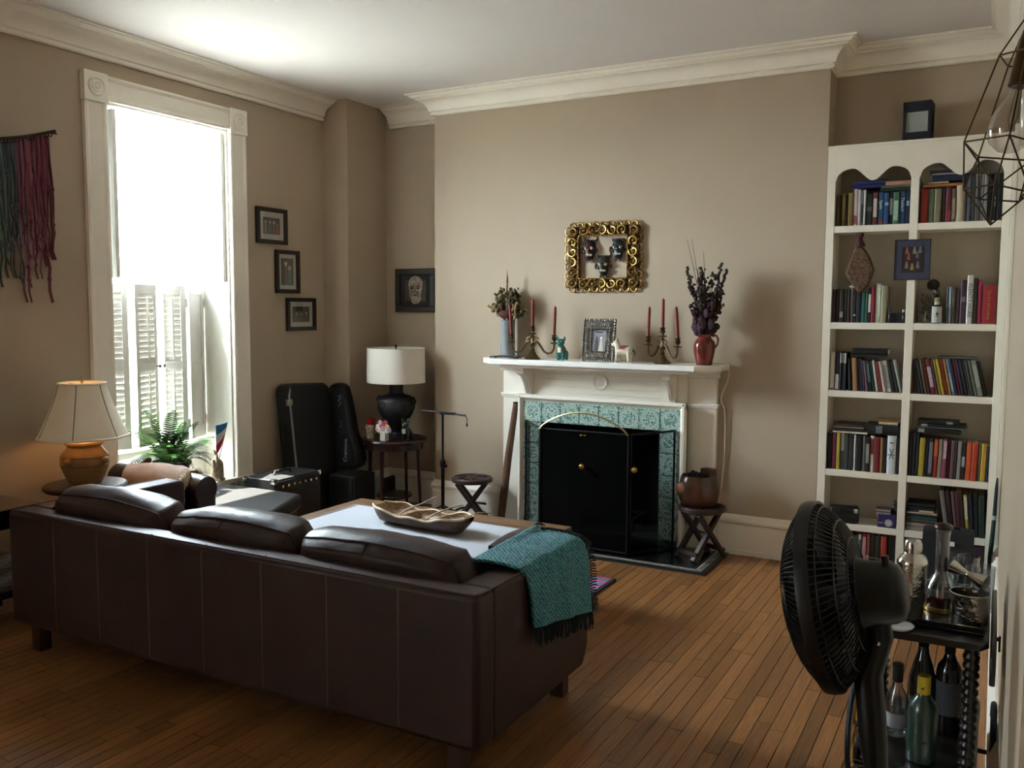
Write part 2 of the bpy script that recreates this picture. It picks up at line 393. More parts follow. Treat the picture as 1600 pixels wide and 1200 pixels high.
# ------------------------------------------------------------------ shutter leaves (louvred, folded and half open)
STEELY = mat('shutter_knob_metal', '#6a6660', .35, .9)
def leaf(label, hinge, end, z0, z1, louvre=True, knob=0):
    h, e = Vector((*hinge, 0)), Vector((*end, 0)); d = e-h; wd = d.length
    t = thing('window_shutter', label, 'shutter', (h.x, h.y, z0), math.atan2(d.y, d.x), 'louvred leaves of the window shutters')
    th = .013; sw = .036; zt = z1-z0; zm = zt*.47
    b = B()
    b.box(0, sw, -th, th, 0, zt); b.box(wd-sw, wd, -th, th, 0, zt)
    b.build('stiles', WHITE, t, bevel=.002)
    rails = ((0, .085), (zm, zm+.045), (zt-.06, zt))
    for a, c in rails: bx(sw, wd-sw, -th, th, a, c).build('rail', WHITE, t, bevel=.002)
    if louvre:
        first = None
        for a, c in ((.085, zm), (zm+.045, zt-.06)):
            n = int((c-a)/.0345); p = (c-a)/n
            for k in range(n):
                z = a+p*(k+.5)
                if first is None:
                    s_ = B(); s_.M = Matrix.Rotation(R(-70 if d.y > 0 else 70), 4, 'X'); s_.prism([(-.0235, -.002), (-.013, -.0038), (.013, -.0038), (.0235, -.002), (.0235, .002), (.013, .0038), (-.013, .0038), (-.0235, .002)], sw, wd-sw, 0)
                    first = s_.build('slat', WHITE, t, smooth=0); first.location = (0, 0, z)
                else:
                    o = first.copy(); COL.objects.link(o); o.location = (0, 0, z)
            bx(wd/2-.005, wd/2+.005, -.03, -.02, a+.02, c-.02).build('tilt_rod', WHITE, t)
            bx(wd/2-.005, wd/2+.005, .02, .03, a+.02, c-.02).build('tilt_rod', WHITE, t)
    else:
        bx(sw, wd-sw, -.005, .005, .085, zm).build('panel', WHITE, t); bx(sw, wd-sw, -.005, .005, zm+.045, zt-.06).build('panel', WHITE, t)
    for z in (.12, zt-.12):
        bx(-.012, .012, -th-.004, th+.004, z-.03, z+.03).build('hinge', WHITE, t)
    if knob:
        for sy in (-1, 1):
            b = B(); b.M = Matrix.Translation((wd-.02, sy*th, zm+.022)) @ Matrix.Rotation(-sy*pi/2, 4, 'X'); b.lathe([(.004, 0), (.004, .012), (.011, .017), (.012, .024), (.006, .03), (0, .031)], 12); b.build('knob', STEELY, t)
    return t
leaf('narrow white louvred shutter leaf folded at far left of the window', (-4.965, 3.545), (-4.855, 3.755), .685, 1.745)
leaf('white louvred shutter leaf left of the bright gap, with a round knob', (-4.842, 3.79), (-4.925, 4.022), .685, 1.745, knob=1)
leaf('white louvred shutter leaf right of the bright gap, with a round knob', (-4.855, 4.215), (-4.945, 4.065), .685, 1.745, knob=1)
leaf('plain white panelled shutter leaf beside the right reveal of the window', (-4.965, 4.455), (-4.87, 4.245), .685, 1.745, louvre=False)
leaf('upper left window shutter leaf folded against the jamb', (-4.96, 3.545), (-4.722, 3.545), 1.775, 2.785)
leaf('upper left window shutter leaf folded nearer the glass', (-4.96, 3.60), (-4.722, 3.60), 1.775, 2.785)
leaf('upper right window shutter leaf folded against the jamb', (-4.96, 4.447), (-4.722, 4.447), 1.775, 2.785)
# ------------------------------------------------------------------ fireplace: mantel, tiles, firebox, hearth, screen
BLACKM = mat('black_metal', '#0d0d0e', .42, .6)
BRASS = mat('brass', '#b8924a', .28, 1., var=.15, vs=20)
SOOT = mat('sooty_firebox', '#0b0a09', .95, var=.3, vs=9)
FX = -2.385
FP = (FX, YC, 0)
mt = thing('fireplace_mantel', 'cream painted fireplace mantel with scrolled corbels and round medallion', 'mantel', FP)
def P2(name, m, b, par=mt, **k): return b.build(name, m, par, **k)
sh = [(-3.26, YC), (-3.26, 5.50), (-3.13, 5.37), (-1.65, 5.37), (-1.515, 5.50), (-1.515, YC)]
b = W(FP); b.prism(sh, 1.207, 1.245, 2); P2('shelf', mat('white_mantel_shelf', '#e9e6df', .35, var=.02), b, bevel=.006)
b = W(FP); b.prism([(x_*1.0+(.05 if x_ < FX else -.05), y_+(.04 if y_ < YC else 0)) for x_, y_ in sh], 1.185, 1.207, 2); P2('bed_moulding', TRIM, b, bevel=.006)
for x0, x1 in ((-3.18, -3.0), (-1.775, -1.585)):
    b = W(FP); b.box(x0, x1, 5.66, YC, 0, 1.185); b.box(x0-.008, x1+.008, 5.652, YC, 0, .17); p = P2('pilaster', TRIM, b, bevel=.003)
    b = W(FP); b.box(x0-.014, x1+.014, 5.645, YC, .965, .982); b.box(x0-.008, x1+.008, 5.652, YC, .952, .965); b.build('band_moulding', TRIM, p, bevel=.003); b = W(FP); b.box(x0-.012, x1+.012, 5.64, YC, 1.15, 1.185); b.build('capital', TRIM, p, bevel=.003)
b = W(FP); b.box(-3.0, -1.775, 5.632, YC, .98, 1.185); b.box(-2.84, -1.96, 5.626, 5.64, 1.005, 1.012)
for z in (1.045, 1.052, 1.093, 1.10, 1.141): b.box(-2.84, -1.96, 5.626, 5.64, z, z+.003)
P2('frieze', TRIM, b, bevel=.002)
b = W(FP); b.M = b.M @ Matrix.Translation((FX-.005, 5.63, 1.095)) @ Matrix.Rotation(pi/2, 4, 'X')
b.lathe([(.058, 0), (.058, .01), (.05, .018), (.043, .012), (.038, .008), (.03, .008), (.02, .014), (.012, .018), (0, .02)], 32); P2('medallion', TRIM, b, smooth=50)
for xc in (-2.945, -1.872):
    prof = [(5.632, 1.185), (5.47, 1.185), (5.47, 1.17), (5.482, 1.166), (5.482, 1.142), (5.492, 1.136), (5.52, 1.125), (5.555, 1.10), (5.58, 1.065), (5.595, 1.02), (5.60, .985), (5.632, .985)]
    b = W(FP); b.prism(prof, xc-.027, xc+.027, 0); b.box(xc-.036, xc+.036, 5.462, 5.632, 1.172, 1.185); b.box(xc-.032, xc+.032, 5.476, 5.632, 1.160, 1.172); c_ = P2('corbel', TRIM, b, bevel=.002)
    b = W(FP); b.prism([(y-.004, z-.002) for y, z in prof[5:11]]+[(5.61, .99)], xc-.008, xc+.008, 0); b.build('rib', TRIM, c_)
b = W(FP); b.box(-3.0, -2.83, 5.60, YC+.02, 0, .965); b.box(-1.95, -1.775, 5.60, YC+.02, 0, .965); b.box(-2.83, -1.95, 5.60, YC+.02, .79, .965); P2('tile_backing', mat('tile_grout', '#45544f', .9), b)
mo = [(0, 0), (0, .03), (.008, .04), (.022, .04), (.03, .028), (.038, .02), (.05, .01), (.05, 0)]
for sgn, x0 in ((1, -3.012), (-1, -1.762)):
    b = W(FP); b.prism([(x0+sgn*a, 5.605-c) for a, c in mo][::sgn], 0, .985, 2); P2('frame_moulding', TRIM, b, smooth=25)
b = W(FP); b.prism([(5.605-c, .985-a) for a, c in mo], -3.012, -1.762, 0); P2('frame_moulding', TRIM, b, smooth=25)
# glazed picture tiles
def tilemat():
    m = bpy.data.materials.new('green_transfer_tile'); m.use_nodes = True; nt = m.node_tree; N = nt.nodes; L = nt.links; bs = N['Principled BSDF']; bs.inputs['Roughness'].default_value = .22
    tc = N.new('ShaderNodeTexCoord'); sx = N.new('ShaderNodeSeparateXYZ'); L.new(tc.outputs['Object'], sx.inputs[0]); cb = N.new('ShaderNodeCombineXYZ'); L.new(sx.outputs[0], cb.inputs[0]); L.new(sx.outputs[2], cb.inputs[1])
    ln = N.new('ShaderNodeVectorMath'); ln.operation = 'LENGTH'; L.new(cb.outputs[0], ln.inputs[0])
    ring = N.new('ShaderNodeValToRGB'); ring.color_ramp.interpolation = 'CONSTANT'; mr = N.new('ShaderNodeMapRange'); mr.inputs['From Max'].default_value = .1; L.new(ln.outputs['Value'], mr.inputs[0]); L.new(mr.outputs[0], ring.inputs[0])
    e = ring.color_ramp.elements; e[0].color = (0, 0, 0, 1); e[1].position = .50; e[1].color = (1, 1, 1, 1)
    for p, v in ((.56, 0), (.61, 1), (.655, 0)): q = e.new(p); q.color = (v, v, v, 1)
    oi = N.new('ShaderNodeObjectInfo'); vo = N.new('ShaderNodeTexNoise'); vo.noise_dimensions = '4D'; vo.inputs['Scale'].default_value = 75; vo.inputs['Detail'].default_value = 1.
    L.new(cb.outputs[0], vo.inputs['Vector']); L.new(oi.outputs['Random'], vo.inputs['W'])
    th = N.new('ShaderNodeValToRGB'); th.color_ramp.elements[0].position = .49; th.color_ramp.elements[1].position = .53; L.new(vo.outputs['Fac'], th.inputs[0])
    mx = N.new('ShaderNodeMix'); mx.data_type = 'FLOAT'; mx.inputs[0].default_value = 1
    gap = N.new('ShaderNodeValToRGB'); gap.color_ramp.interpolation = 'CONSTANT'; L.new(mr.outputs[0], gap.inputs[0]); ge = gap.color_ramp.elements; ge[0].color = (.75, .75, .75, 1); ge[1].position = .47; ge[1].color = (0, 0, 0, 1); q = ge.new(.68); q.color = (.75, .75, .75, 1)
    mu = N.new('ShaderNodeMath'); mu.operation = 'MULTIPLY'; L.new(gap.outputs[0], mu.inputs[0]); L.new(th.outputs[0], mu.inputs[1])
    mxx = N.new('ShaderNodeMath'); mxx.operation = 'MAXIMUM'; L.new(ring.outputs[0], mxx.inputs[0]); L.new(mu.outputs[0], mxx.inputs[1])
    cr = N.new('ShaderNodeValToRGB'); cr.color_ramp.elements[0].color = (*lin('#668780'), 1); cr.color_ramp.elements[1].color = (*lin('#c6d9cc'), 1); L.new(mxx.outputs[0], cr.inputs[0]); L.new(cr.outputs[0], bs.inputs['Base Color'])
    return m
TILE = tilemat(); tw = 1.18/8
first = None; spots = [(-2.975+tw*(i+.5), .79+.0735) for i in range(8)]
for k in range(6):
    for xx in (-2.975+tw*.5, -1.795-tw*.5): spots.append((xx, .79-.148*(k+.5) if k < 5 else .79-.148*5-.02))
for i, (xx, zz) in enumerate(spots):
    if zz < .05: continue
    if first is None: first = B().box(-.0715, .0715, -.008, .004, -.0715, .0715).build('tile', TILE, mt, bevel=.0015); o = first
    else: o = first.copy(); COL.objects.link(o)
    o.location = (xx-FX, 5.596-YC, zz)
    if zz < .12: o.scale = (1, 1, 1)
fb = thing('firebox', 'black sooty firebox opening behind the screen', 'firebox', (FX, 5.9, 0))
b = W((FX, 5.9, 0)); b.box(-2.898, -1.882, 6.1, 6.13, .002, .858); b.box(-2.898, -2.84, YC+.025, 6.1, .002, .858); b.box(-1.94, -1.882, YC+.025, 6.1, .002, .858); b.box(-2.84, -1.94, YC+.025, 6.1, .80, .858); b.build('lining', SOOT, fb)
b = W((FX, 5.9, 0)); b.box(-2.825, -1.955, 5.67, 6.1, .002, .03); b.build('firebox_floor', SOOT, fb)
b = W((FX, 5.9, 0))
for k in range(5): b.cyl((-2.6+k*.1, 5.78, .12), (-2.6+k*.1, 6.02, .12), .008)
b.cyl((-2.62, 5.8, .12), (-2.18, 5.8, .12), .01); b.cyl((-2.62, 6.0, .12), (-2.18, 6.0, .12), .01)
for k in (-2.6, -2.2):
    for y_ in (5.8, 6.0): b.cyl((k, y_, .03), (k, y_, .12), .01)
b.build('grate', BLACKM, fb)
# hearth
SLATE = mat('polished_black_slate', '#111012', .16, var=.25, vs=7, coat=.3)
h = struct(bx(-3.30, -1.478, 5.107, 5.66, .0005, .008).build('floor_hearth', mat('hearth_bedding', '#2a2726', .6)))
W0 = B().box(-3.205, -1.573, 5.202, 5.655, .004, .0125); W0.build('slate_slab', SLATE, h)
MOS = mat('mosaic_border', '#2a292b', .4, var=.85, vs=110, col2='#8f8c86', detail=1); BL2 = mat('black_border_tile', '#161518', .3); PALE = mat('pale_inlay_line', '#c3bfb6', .45)
for nm, m, a, c in (('black_border_band', BL2, .004, .03), ('mosaic_band', MOS, .031, .066), ('pale_inlay_strip', PALE, .067, .074), ('black_inner_band', BL2, .075, .094)):
    bx(-3.30+a, -1.478-a, 5.107+a, 5.107+c, .004, .012).build(nm, m, h); bx(-1.478-c, -1.478-a, 5.107+c, 5.655, .004, .012).build(nm, m, h); bx(-3.30+a, -3.30+c, 5.107+c, 5.655, .004, .012).build(nm, m, h)
# fire screen
SL = (-2.34, 5.235, .0125)
fs = thing('fire_screen', 'black folding mesh fire screen with brass arched handle', 'fire screen', SL)
def meshmat(name, alpha):
    m = mat(name, '#050505', .95, spec=.05); m.node_tree.nodes['Principled BSDF'].inputs['Alpha'].default_value = alpha; return m
MESH1 = meshmat('fine_black_mesh', .72); MESH2 = meshmat('fine_black_side_mesh', .22)
def panel(nm, p0, p1, z1, mm, arch=0):
    p0, p1 = Vector(p0), Vector(p1)
    b = W(SL); r = .008
    for p in (p0, p1): b.cyl((p.x, p.y, .0125), (p.x, p.y, z1), r, n=8)
    b.cyl((p0.x, p0.y, .03), (p1.x, p1.y, .03), r, n=8); b.cyl((p0.x, p0.y, z1), (p1.x, p1.y, z1), r, n=8)
    o = b.build(nm, BLACKM, fs)
    b = W(SL); b.bar((p0.x, p0.y, (.03+z1)/2), (p1.x, p1.y, (.03+z1)/2), .002, z1-.04); b.build('mesh_sheet', mm, o, smooth=0)
panel('centre_panel', (-2.655, 5.235), (-2.025, 5.235), .80, MESH1)
panel('side_panel', (-2.665, 5.245), (-2.945, 5.575), .80, MESH2)
panel('side_panel', (-2.012, 5.245), (-1.835, 5.575), .80, MESH2)
b = W(SL); pts = [(-2.655+.63*t, 5.22, .80+.125*sin(pi*t)**.75) for t in [i/24 for i in range(25)]]; b.tube(pts, .006, 8); b.build('arched_handle', mat('pale_brass', '#d8c58a', .3, 1.), fs)
for x_, y_ in ((-2.335, 5.222), (-1.99, 5.27)):
    b = W(SL); b.ball((x_, y_-.02, .575), .02, 14, 10); b.cyl((x_, y_-.005, .575), (x_, y_+.012, .575), .006); b.build('knob', BRASS, fs)
b = W(SL); b.box(-2.36, -2.345, 5.222, 5.228, .772, .782); b.box(-2.335, -2.32, 5.222, 5.228, .772, .782); b.build('latch_plate', BRASS, fs)

# ------------------------------------------------------------------ things on the mantel shelf
ZS = 1.2455
BRONZE = mat('aged_bronze', '#5a4a34', .38, .9, var=.3, vs=30)
REDWAX = mat('red_candle_wax', '#78211b', .45, spec=.4)
def candelabrum(label, loc, rz, tl):
    t = thing('candelabrum', label, 'candelabrum', loc, rz, 'three branched candlesticks on the mantel')
    B().lathe([(.056, 0), (.058, .004), (.052, .012), (.04, .022), (.03, .034), (.022, .05), (.014, .058)], 24).build('foot', BRONZE, t)
    B().lathe([(.014, .056), (.02, .066), (.011, .078), (.016, .092), (.022, .102), (.01, .118), (.008, .15), (.014, .158), (.007, .168), (.009, .176)], 20).build('stem', BRONZE, t)
    cups = []
    for s in (-1, 1):
        pts = [(s*.012, 0, .10)]+[(s*(.03+.075*(i/10)), 0, .10-.055*sin(pi*i/10)+.0*i) for i in range(1, 8)]+[(s*.115, 0, .055), (s*.145, 0, .046), (s*.167, 0, .06), (s*.176, 0, .085), (s*.175, 0, .115)]
        pts = [(s*.01, 0, .115), (s*.03, 0, .125), (s*.05, 0, .112), (s*.07, 0, .085), (s*.095, 0, .055), (s*.125, 0, .042), (s*.155, 0, .05), (s*.172, 0, .075), (s*.175, 0, .112)]
        B().tube(pts, [.008, .009, .0095, .009, .008, .0075, .0075, .007, .007], 8).build('arm', BRONZE, t)
        B().tube([(s*(.03+.02*cos(a)), 0, .135+.02*sin(a)) for a in [i*pi/6 for i in range(10)]], .0035, 6).build('scroll', BRONZE, t)
        cups.append((s*.175, .11))
    cups.append((0, .172))
    for cx, cz in cups:
        B().lathe([(.008, 0), (.026, .004), (.030, .009), (.01, .013), (.008, .02), (.017, .032), (.018, .042), (.012, .052), (.02, .06), (.024, .063), (.009, .062)], 16, (cx, 0, cz)).build('candle_cup', BRONZE, t)
    for (cx, cz), (nm, tx, ty, ln) in zip(cups, tl):
        Mx = Matrix.Rotation(rz, 3, 'Z'); p = Vector(loc)+Mx @ Vector((cx, 0, cz+.0625))
        c = thing('candle', nm, 'candle', p, 0, 'red taper candles on the mantel')
        b = B(); n = 6; b.tube([(tx*i/n*ln, ty*i/n*ln, ln*i/n) for i in range(n+1)]+[(tx*ln*1.04, ty*ln*1.04, ln*1.04)], [.0105]*n+[.009, .003], 14); b.build('taper', REDWAX, c)
        B().cyl((tx*ln*1.04, ty*ln, ln*1.035), (tx*ln*1.06, ty*ln, ln*1.075), .0012, n=6).build('wick', mat('candle_wick', '#2b211c', .9), c)
candelabrum('bronze candelabrum with wide arms, beside the grey vase', (-2.857, 5.50, ZS), R(-4), [
    ('red taper candle on the left arm of the candelabrum by the grey vase', -.08, 0, .20), ('red taper candle on the right arm of the candelabrum by the grey vase', .03, 0, .19), ('red taper candle in the middle cup of the candelabrum by the grey vase', 0, 0, .175)])
candelabrum('bronze candelabrum turned at an angle, beside the red jug', (-1.905, 5.50, ZS), R(-38), [
    ('red taper candle on the left arm of the candelabrum by the red jug', .02, .02, .19), ('red taper candle on the right arm of the candelabrum by the red jug', -.07, -.02, .19), ('red taper candle in the middle cup of the candelabrum by the red jug', 0, 0, .18)])
# dried flower arrangements
def dried(t, z0, n, spread, hmin, hmax, mats, rr, blobs, seed, r0=.03):
    g = random.Random(seed)
    for i in range(n):
        a = g.uniform(0, 2*pi); s = spread*g.uniform(.15, 1); hh = g.uniform(hmin, hmax)*(1-.35*(s/spread)**2); m = g.choice(mats)
        p0 = Vector((r0*.5*cos(a), r0*.5*sin(a)*.7, z0)); p2 = Vector((s*cos(a), s*sin(a)*.55, z0+hh)); p1 = (p0+p2)/2+Vector((-.1*s*cos(a), 0, .05*hh))
        b = B(); pts = [p0.lerp(p1, u).lerp(p1.lerp(p2, u), u) for u in [k/6 for k in range(7)]]; b.tube(pts, [.0022]*5+[.0016, .001], 5)
        for k in range(blobs):
            u = g.uniform(.42, 1.0); q = p0.lerp(p1, u).lerp(p1.lerp(p2, u), u)+Vector((g.gauss(0, .010), g.gauss(0, .008), g.gauss(0, .008)))
            sz = rr*g.uniform(.6, 1.25); b.ball(q, (sz, sz*.8, sz*g.uniform(.7, 1.6)), 6, 4)
        b.build('dried_stem', m, t, smooth=60)
DRY = [mat('dried_brown_petals', '#4b3426', .9, var=.4, vs=60), mat('dried_tan_petals', '#8a7350', .9, var=.35, vs=60), mat('dried_olive_leaves', '#4c4a2c', .9, var=.3, vs=60)]
DRY2 = [mat('dried_dark_seed_heads', '#2e2320', .9, var=.4, vs=50), mat('dried_sage_leaves', '#5c5a40', .9, var=.3, vs=60), DRY[0], mat('dried_plum_petals', '#3a1f28', .9, var=.3, vs=60)]
t = thing('flower_vase', 'grey tin cylinder vase holding dried brown flowers', 'vase', (-3.115, 5.605, ZS))
B().lathe([(.05, 0), (.053, .004), (.052, .262), (.055, .268), (.05, .27), (.047, .262), (.046, .02), (0, .02)], 28).build('tin_cylinder', mat('galvanised_tin', '#85888a', .5, .1, var=.1, vs=15), t)
for z in (.03, .24): B().tube(arcpts((0, 0, z), .0535, 0, 2*pi, 28, 'xy')[:-1], .002, 6, closed=True).build('rim_bead', mat('galvanised_tin', ''), t)
dried(t, .25, 38, .14, .13, .29, DRY, .0115, 20, 5)
B().tube([(0, 0, .26), (-.01, 0, .45), (-.005, 0, .56), (-.008, 0, .63)], [.002, .006, .008, .001], 6).build('tall_spike', DRY[1], t)
b = B(); b.ball((0, -.045, .31), (.05, .02, .03), 10, 6); b.build('maroon_bloom', mat('dried_maroon_bloom', '#4a1a1c', .9, var=.4, vs=60), t)
t = thing('flower_jug', 'glossy red jug holding tall dried stems and seed heads', 'jug', (-1.635, 5.53, ZS))
REDG = mat('glossy_red_glaze', '#6e2015', .16, var=.12, vs=6, coat=.5)
B().lathe([(.05, 0), (.052, .003), (.06, .05), (.068, .09), (.07, .125), (.064, .15), (.048, .168), (.042, .178), (.046, .195), (.042, .195), (.038, .178), (.044, .165), (.06, .14), (.05, .02), (0, .02)], 32).build('jug_body', REDG, t)
B().tube([(.05, 0, .185), (.075, 0, .19), (.088, 0, .165), (.082, 0, .13), (.066, 0, .11)], .007, 8).build('handle', REDG, t)
B().tube(arcpts((0, 0, .118), .0705, 0, 2*pi, 32, 'xy')[:-1], .0018, 6, closed=True).build('throwing_line', REDG, t)
dried(t, .18, 36, .15, .20, .47, DRY2, .0105, 14, 9)
dried(t, .18, 8, .13, .05, .16, [DRY2[3], DRY2[0]], .022, 8, 4, .05)
g = random.Random(2)
for p2 in ((-.13, 0, .80), (-.10, 0, .80), (-.02, 0, .72), (-.08, -.02, .62)):
    B().tube([(0, 0, .18), (p2[0]*.25, p2[1], .40), (p2[0]*.6, p2[1], .6), p2], [.002, .002, .0018, .001], 5).build('bare_twig', DRY2[0], t)
for x_, z_ in ((-.12, .60), (.10, .62), (.13, .58)):
    b = B(); b.tube([(0, 0, .18), (x_*.5, 0, .36), (x_, -.01, z_)], .002, 5)
    for k in range(16): b.ball((x_*(.72+.28*k/15)+g.gauss(0, .005), -.01+g.gauss(0, .005), .44+(z_-.42)*k/15), (.011, .01, .009), 6, 4)
    b.build('seed_spike', DRY2[0], t)
for x_, z_, w_ in ((-.02, .24, .03), (.05, .26, .035), (.02, .33, .03)):
    B().ball((x_, -.05, z_), (w_*.55, .012, w_), 8, 6).build('dried_leaf', mat('dried_purple_leaf', '#453440', .8, var=.3, vs=40), t)
# tangle of black beads
t = tag(B().tube([(.09*cos(a*1.0)+.03*cos(3.3*a), .03*sin(a*1.7), .008+.010*abs(sin(2.1*a))) for a in [i*.12 for i in range(130)]], .004, 6).build('beaded_cord', mat('black_bead_cord', '#1c1714', .6, var=.5, vs=200), loc=(-3.03, 5.43, ZS)), 'dark tangled beaded cord lying in front of the grey vase', 'cord')
# figurines
def blob(cap, balls):
    b = B()
    for p, q, r0, r1 in cap:
        b.tube([Vector(p).lerp(Vector(q), i/4) for i in range(5)], [r0+(r1-r0)*i/4 for i in range(5)], 10); b.ball(p, r0, 10, 8); b.ball(q, r1, 10, 8)
    for c, r in balls: b.ball(c, r, 12, 10)
    return b
def dog(name, label, loc, rz, m, m2, s=1., parts=True):
    t = thing(name, label, 'figurine', loc, rz); t.scale = (s, s, s)
    blob([((-.02, -.022, .01), (-.02, -.02, .06), .011, .012), ((.02, -.022, .01), (.02, -.02, .06), .011, .012), ((-.024, .03, .012), (-.02, .025, .05), .013, .02), ((.024, .03, .012), (.02, .025, .05), .013, .02), ((0, -.01, .075), (0, .025, .06), .033, .03), ((0, -.015, .09), (0, -.02, .11), .022, .02)],
         [((0, -.022, .125), (.03, .026, .026)), ((0, -.045, .117), (.015, .016, .012))]).build('body', m, t, remesh=.0045)
    for sx in (-1, 1):
        B().ball((sx*.025, -.018, .15), (.009, .006, .016), 8, 6).build('ear', m, t); B().ball((sx*.012, -.045, .132), .0045, 8, 6).build('eye', m2, t)
    B().ball((0, -.061, .12), .005, 8, 6).build('nose', m2, t)
    b = B(); b.box(-.013, .013, -.05, -.042, .055, .09); b.build('painted_patch', m2, t, bevel=.003)
    return t
CREAMY = mat('cream_glaze', '#d9cfb4', .35, var=.2, vs=60)
dog('dog_figurine', 'small teal glazed dog figurine beside the silver photo frame', (-2.62, 5.48, ZS), R(5), mat('teal_glaze', '#1f6b66', .22, var=.35, vs=50, coat=.4), CREAMY)
t = thing('horse_figurine', 'cream painted horse figurine with red saddle cloth on the mantel', 'figurine', (-2.165, 5.48, ZS), R(-8))
POT = mat('painted_cream_pottery', '#cfc3a4', .4, var=.45, vs=70, col2='#e6dcc2')
blob([((-.045, -.014, .008), (-.042, -.012, .06), .010, .014), ((-.045, .014, .008), (-.042, .012, .06), .010, .014), ((.045, -.014, .008), (.042, -.012, .06), .010, .015), ((.045, .014, .008), (.042, .012, .06), .010, .015), ((-.035, 0, .078), (.04, 0, .08), .029, .028), ((-.04, 0, .085), (-.055, 0, .125), .024, .018), ((-.055, 0, .13), (-.082, 0, .115), .019, .012)], []).build('body', POT, t, remesh=.0045)
for sy in (-1, 1): B().ball((-.05, sy*.012, .152), (.006, .004, .011), 8, 6).build('ear', POT, t)
b = B(); b.grid(lambda u, v: (-.02+.045*u, (.034)*sin((v-.5)*2.6), .08+.033*cos((v-.5)*2.6)), 4, 12, .002); b.build('saddle_cloth', mat('saddle_red', '#7d2f26', .6, var=.4, vs=80), t)
B().tube([(.068, 0, .085), (.082, 0, .07), (.084, 0, .045)], [.007, .006, .003], 8).build('tail', mat('dark_tail', '#3d2a20', .6), t)
b = B()
for k in range(6): b.ball((-.035-.004*k, 0, .105+.01*k), (.008, .006, .009), 6, 5)
b.build('mane', mat('green_mane', '#4d6a4a', .6), t)
# silver frame
SILV = mat('ornate_dark_silver', '#6f6a63', .33, .85, var=.5, vs=60)
t = thing('photo_frame', 'ornate dark silver photo frame standing on the mantel', 'picture frame', (-2.36, 5.50, ZS), R(3))
tilt = Matrix.Rotation(R(-10), 4, 'X')
b = B(); b.M = tilt; b.box(-.11, -.05, -.012, .008, .0, .285); b.box(.05, .11, -.012, .008, 0, .285); b.box(-.05, .05, -.012, .008, 0, .065); b.box(-.05, .05, -.012, .008, .215, .285); b.build('frame_body', SILV, t, bevel=.004)
b = B(); b.M = tilt
for k in range(13):
    u = -.108+.216*k/12
    for z in (.003, .282): b.ball((u, -.008, z), (.0105, .01, .0095), 8, 6)
for k in range(15):
    z = .012+.262*k/14
    for u in (-.11, .11): b.ball((u, -.008, z), (.0095, .01, .0105), 8, 6)
b.build('scalloped_edge', SILV, t)
b = B(); b.M = tilt
for k in range(11):
    u = -.07+.14*k/10
    for z in (.035, .25): b.ball((u, -.014, z), (.008, .006, .012), 8, 5)
for k in range(10):
    z = .06+.165*k/9
    for u in (-.08, .08): b.ball((u, -.014, z), (.012, .006, .008), 8, 5)
for k in range(21):
    for z in (.064, .216): b.ball((-.052+.104*k/20, -.014, z), .003, 6, 4)
    for u in (-.052, .052): b.ball((u, -.014, .064+.152*k/20), .003, 6, 4)
b.build('embossed_rosettes', SILV, t)
b = B(); b.M = tilt; b.box(-.05, .05, -.005, .0, .065, .215); ph = b.build('photograph', mat('faded_photo', '#8f9096', .3, var=.25, vs=18), t)
b = B(); b.M = tilt; b.prism([(.0, .07), (.035, .07), (.028, .12), (.024, .15), (.012, .15), (.006, .11)], -.0062, -.0051, 1); b.ball((.018, -.005, .158), (.008, .002, .01), 8, 6); b.build('pale_figure', mat('photo_white_dress', '#c8c6b2', .4), ph)
b = B(); b.M = tilt; b.prism([(-.03, .07), (-.004, .07), (-.004, .13), (-.012, .15), (-.026, .148)], -.0062, -.0051, 1); b.ball((-.016, -.005, .158), (.008, .002, .01), 8, 6); b.build('dark_figure', mat('photo_dark_suit', '#4b4b52', .4), ph)
b = B(); b.bar((0, .045, .0), (0, .03, .2), .05, .003, (0, 1, 0)); b.build('easel_back', BLACKM, t)
# white cord hanging from the shelf end
pts = [(-1.60, 5.60, 1.252), (-1.53, 5.60, 1.253), (-1.503, 5.61, 1.235), (-1.505, 5.64, 1.16), (-1.548, 5.66, 1.06), (-1.558, 5.675, 1.0), (-1.535, 5.68, .93), (-1.53, 5.685, .7), (-1.54, 5.685, .5), (-1.555, 5.685, .36), (-1.56, 5.66, .22), (-1.555, 5.655, .06)]
def smoothpts(p, k=5):
    p = [Vector(q) for q in p]; out = []
    for i in range(len(p)-1):
        a, b_, c, d = p[max(i-1, 0)], p[i], p[i+1], p[min(i+2, len(p)-1)]
        for j in range(k):
            u = j/k; out.append(.5*((2*b_)+(c-a)*u+(2*a-5*b_+4*c-d)*u*u+(3*b_-a-3*c+d)*u**3))
    return out+[p[-1]]
tag(B().tube(smoothpts(pts), .004, 6).build('electric_cord', mat('ivory_cord', '#cfc4ad', .5)), 'ivory electric cord hanging down the right end of the mantel', 'cord')

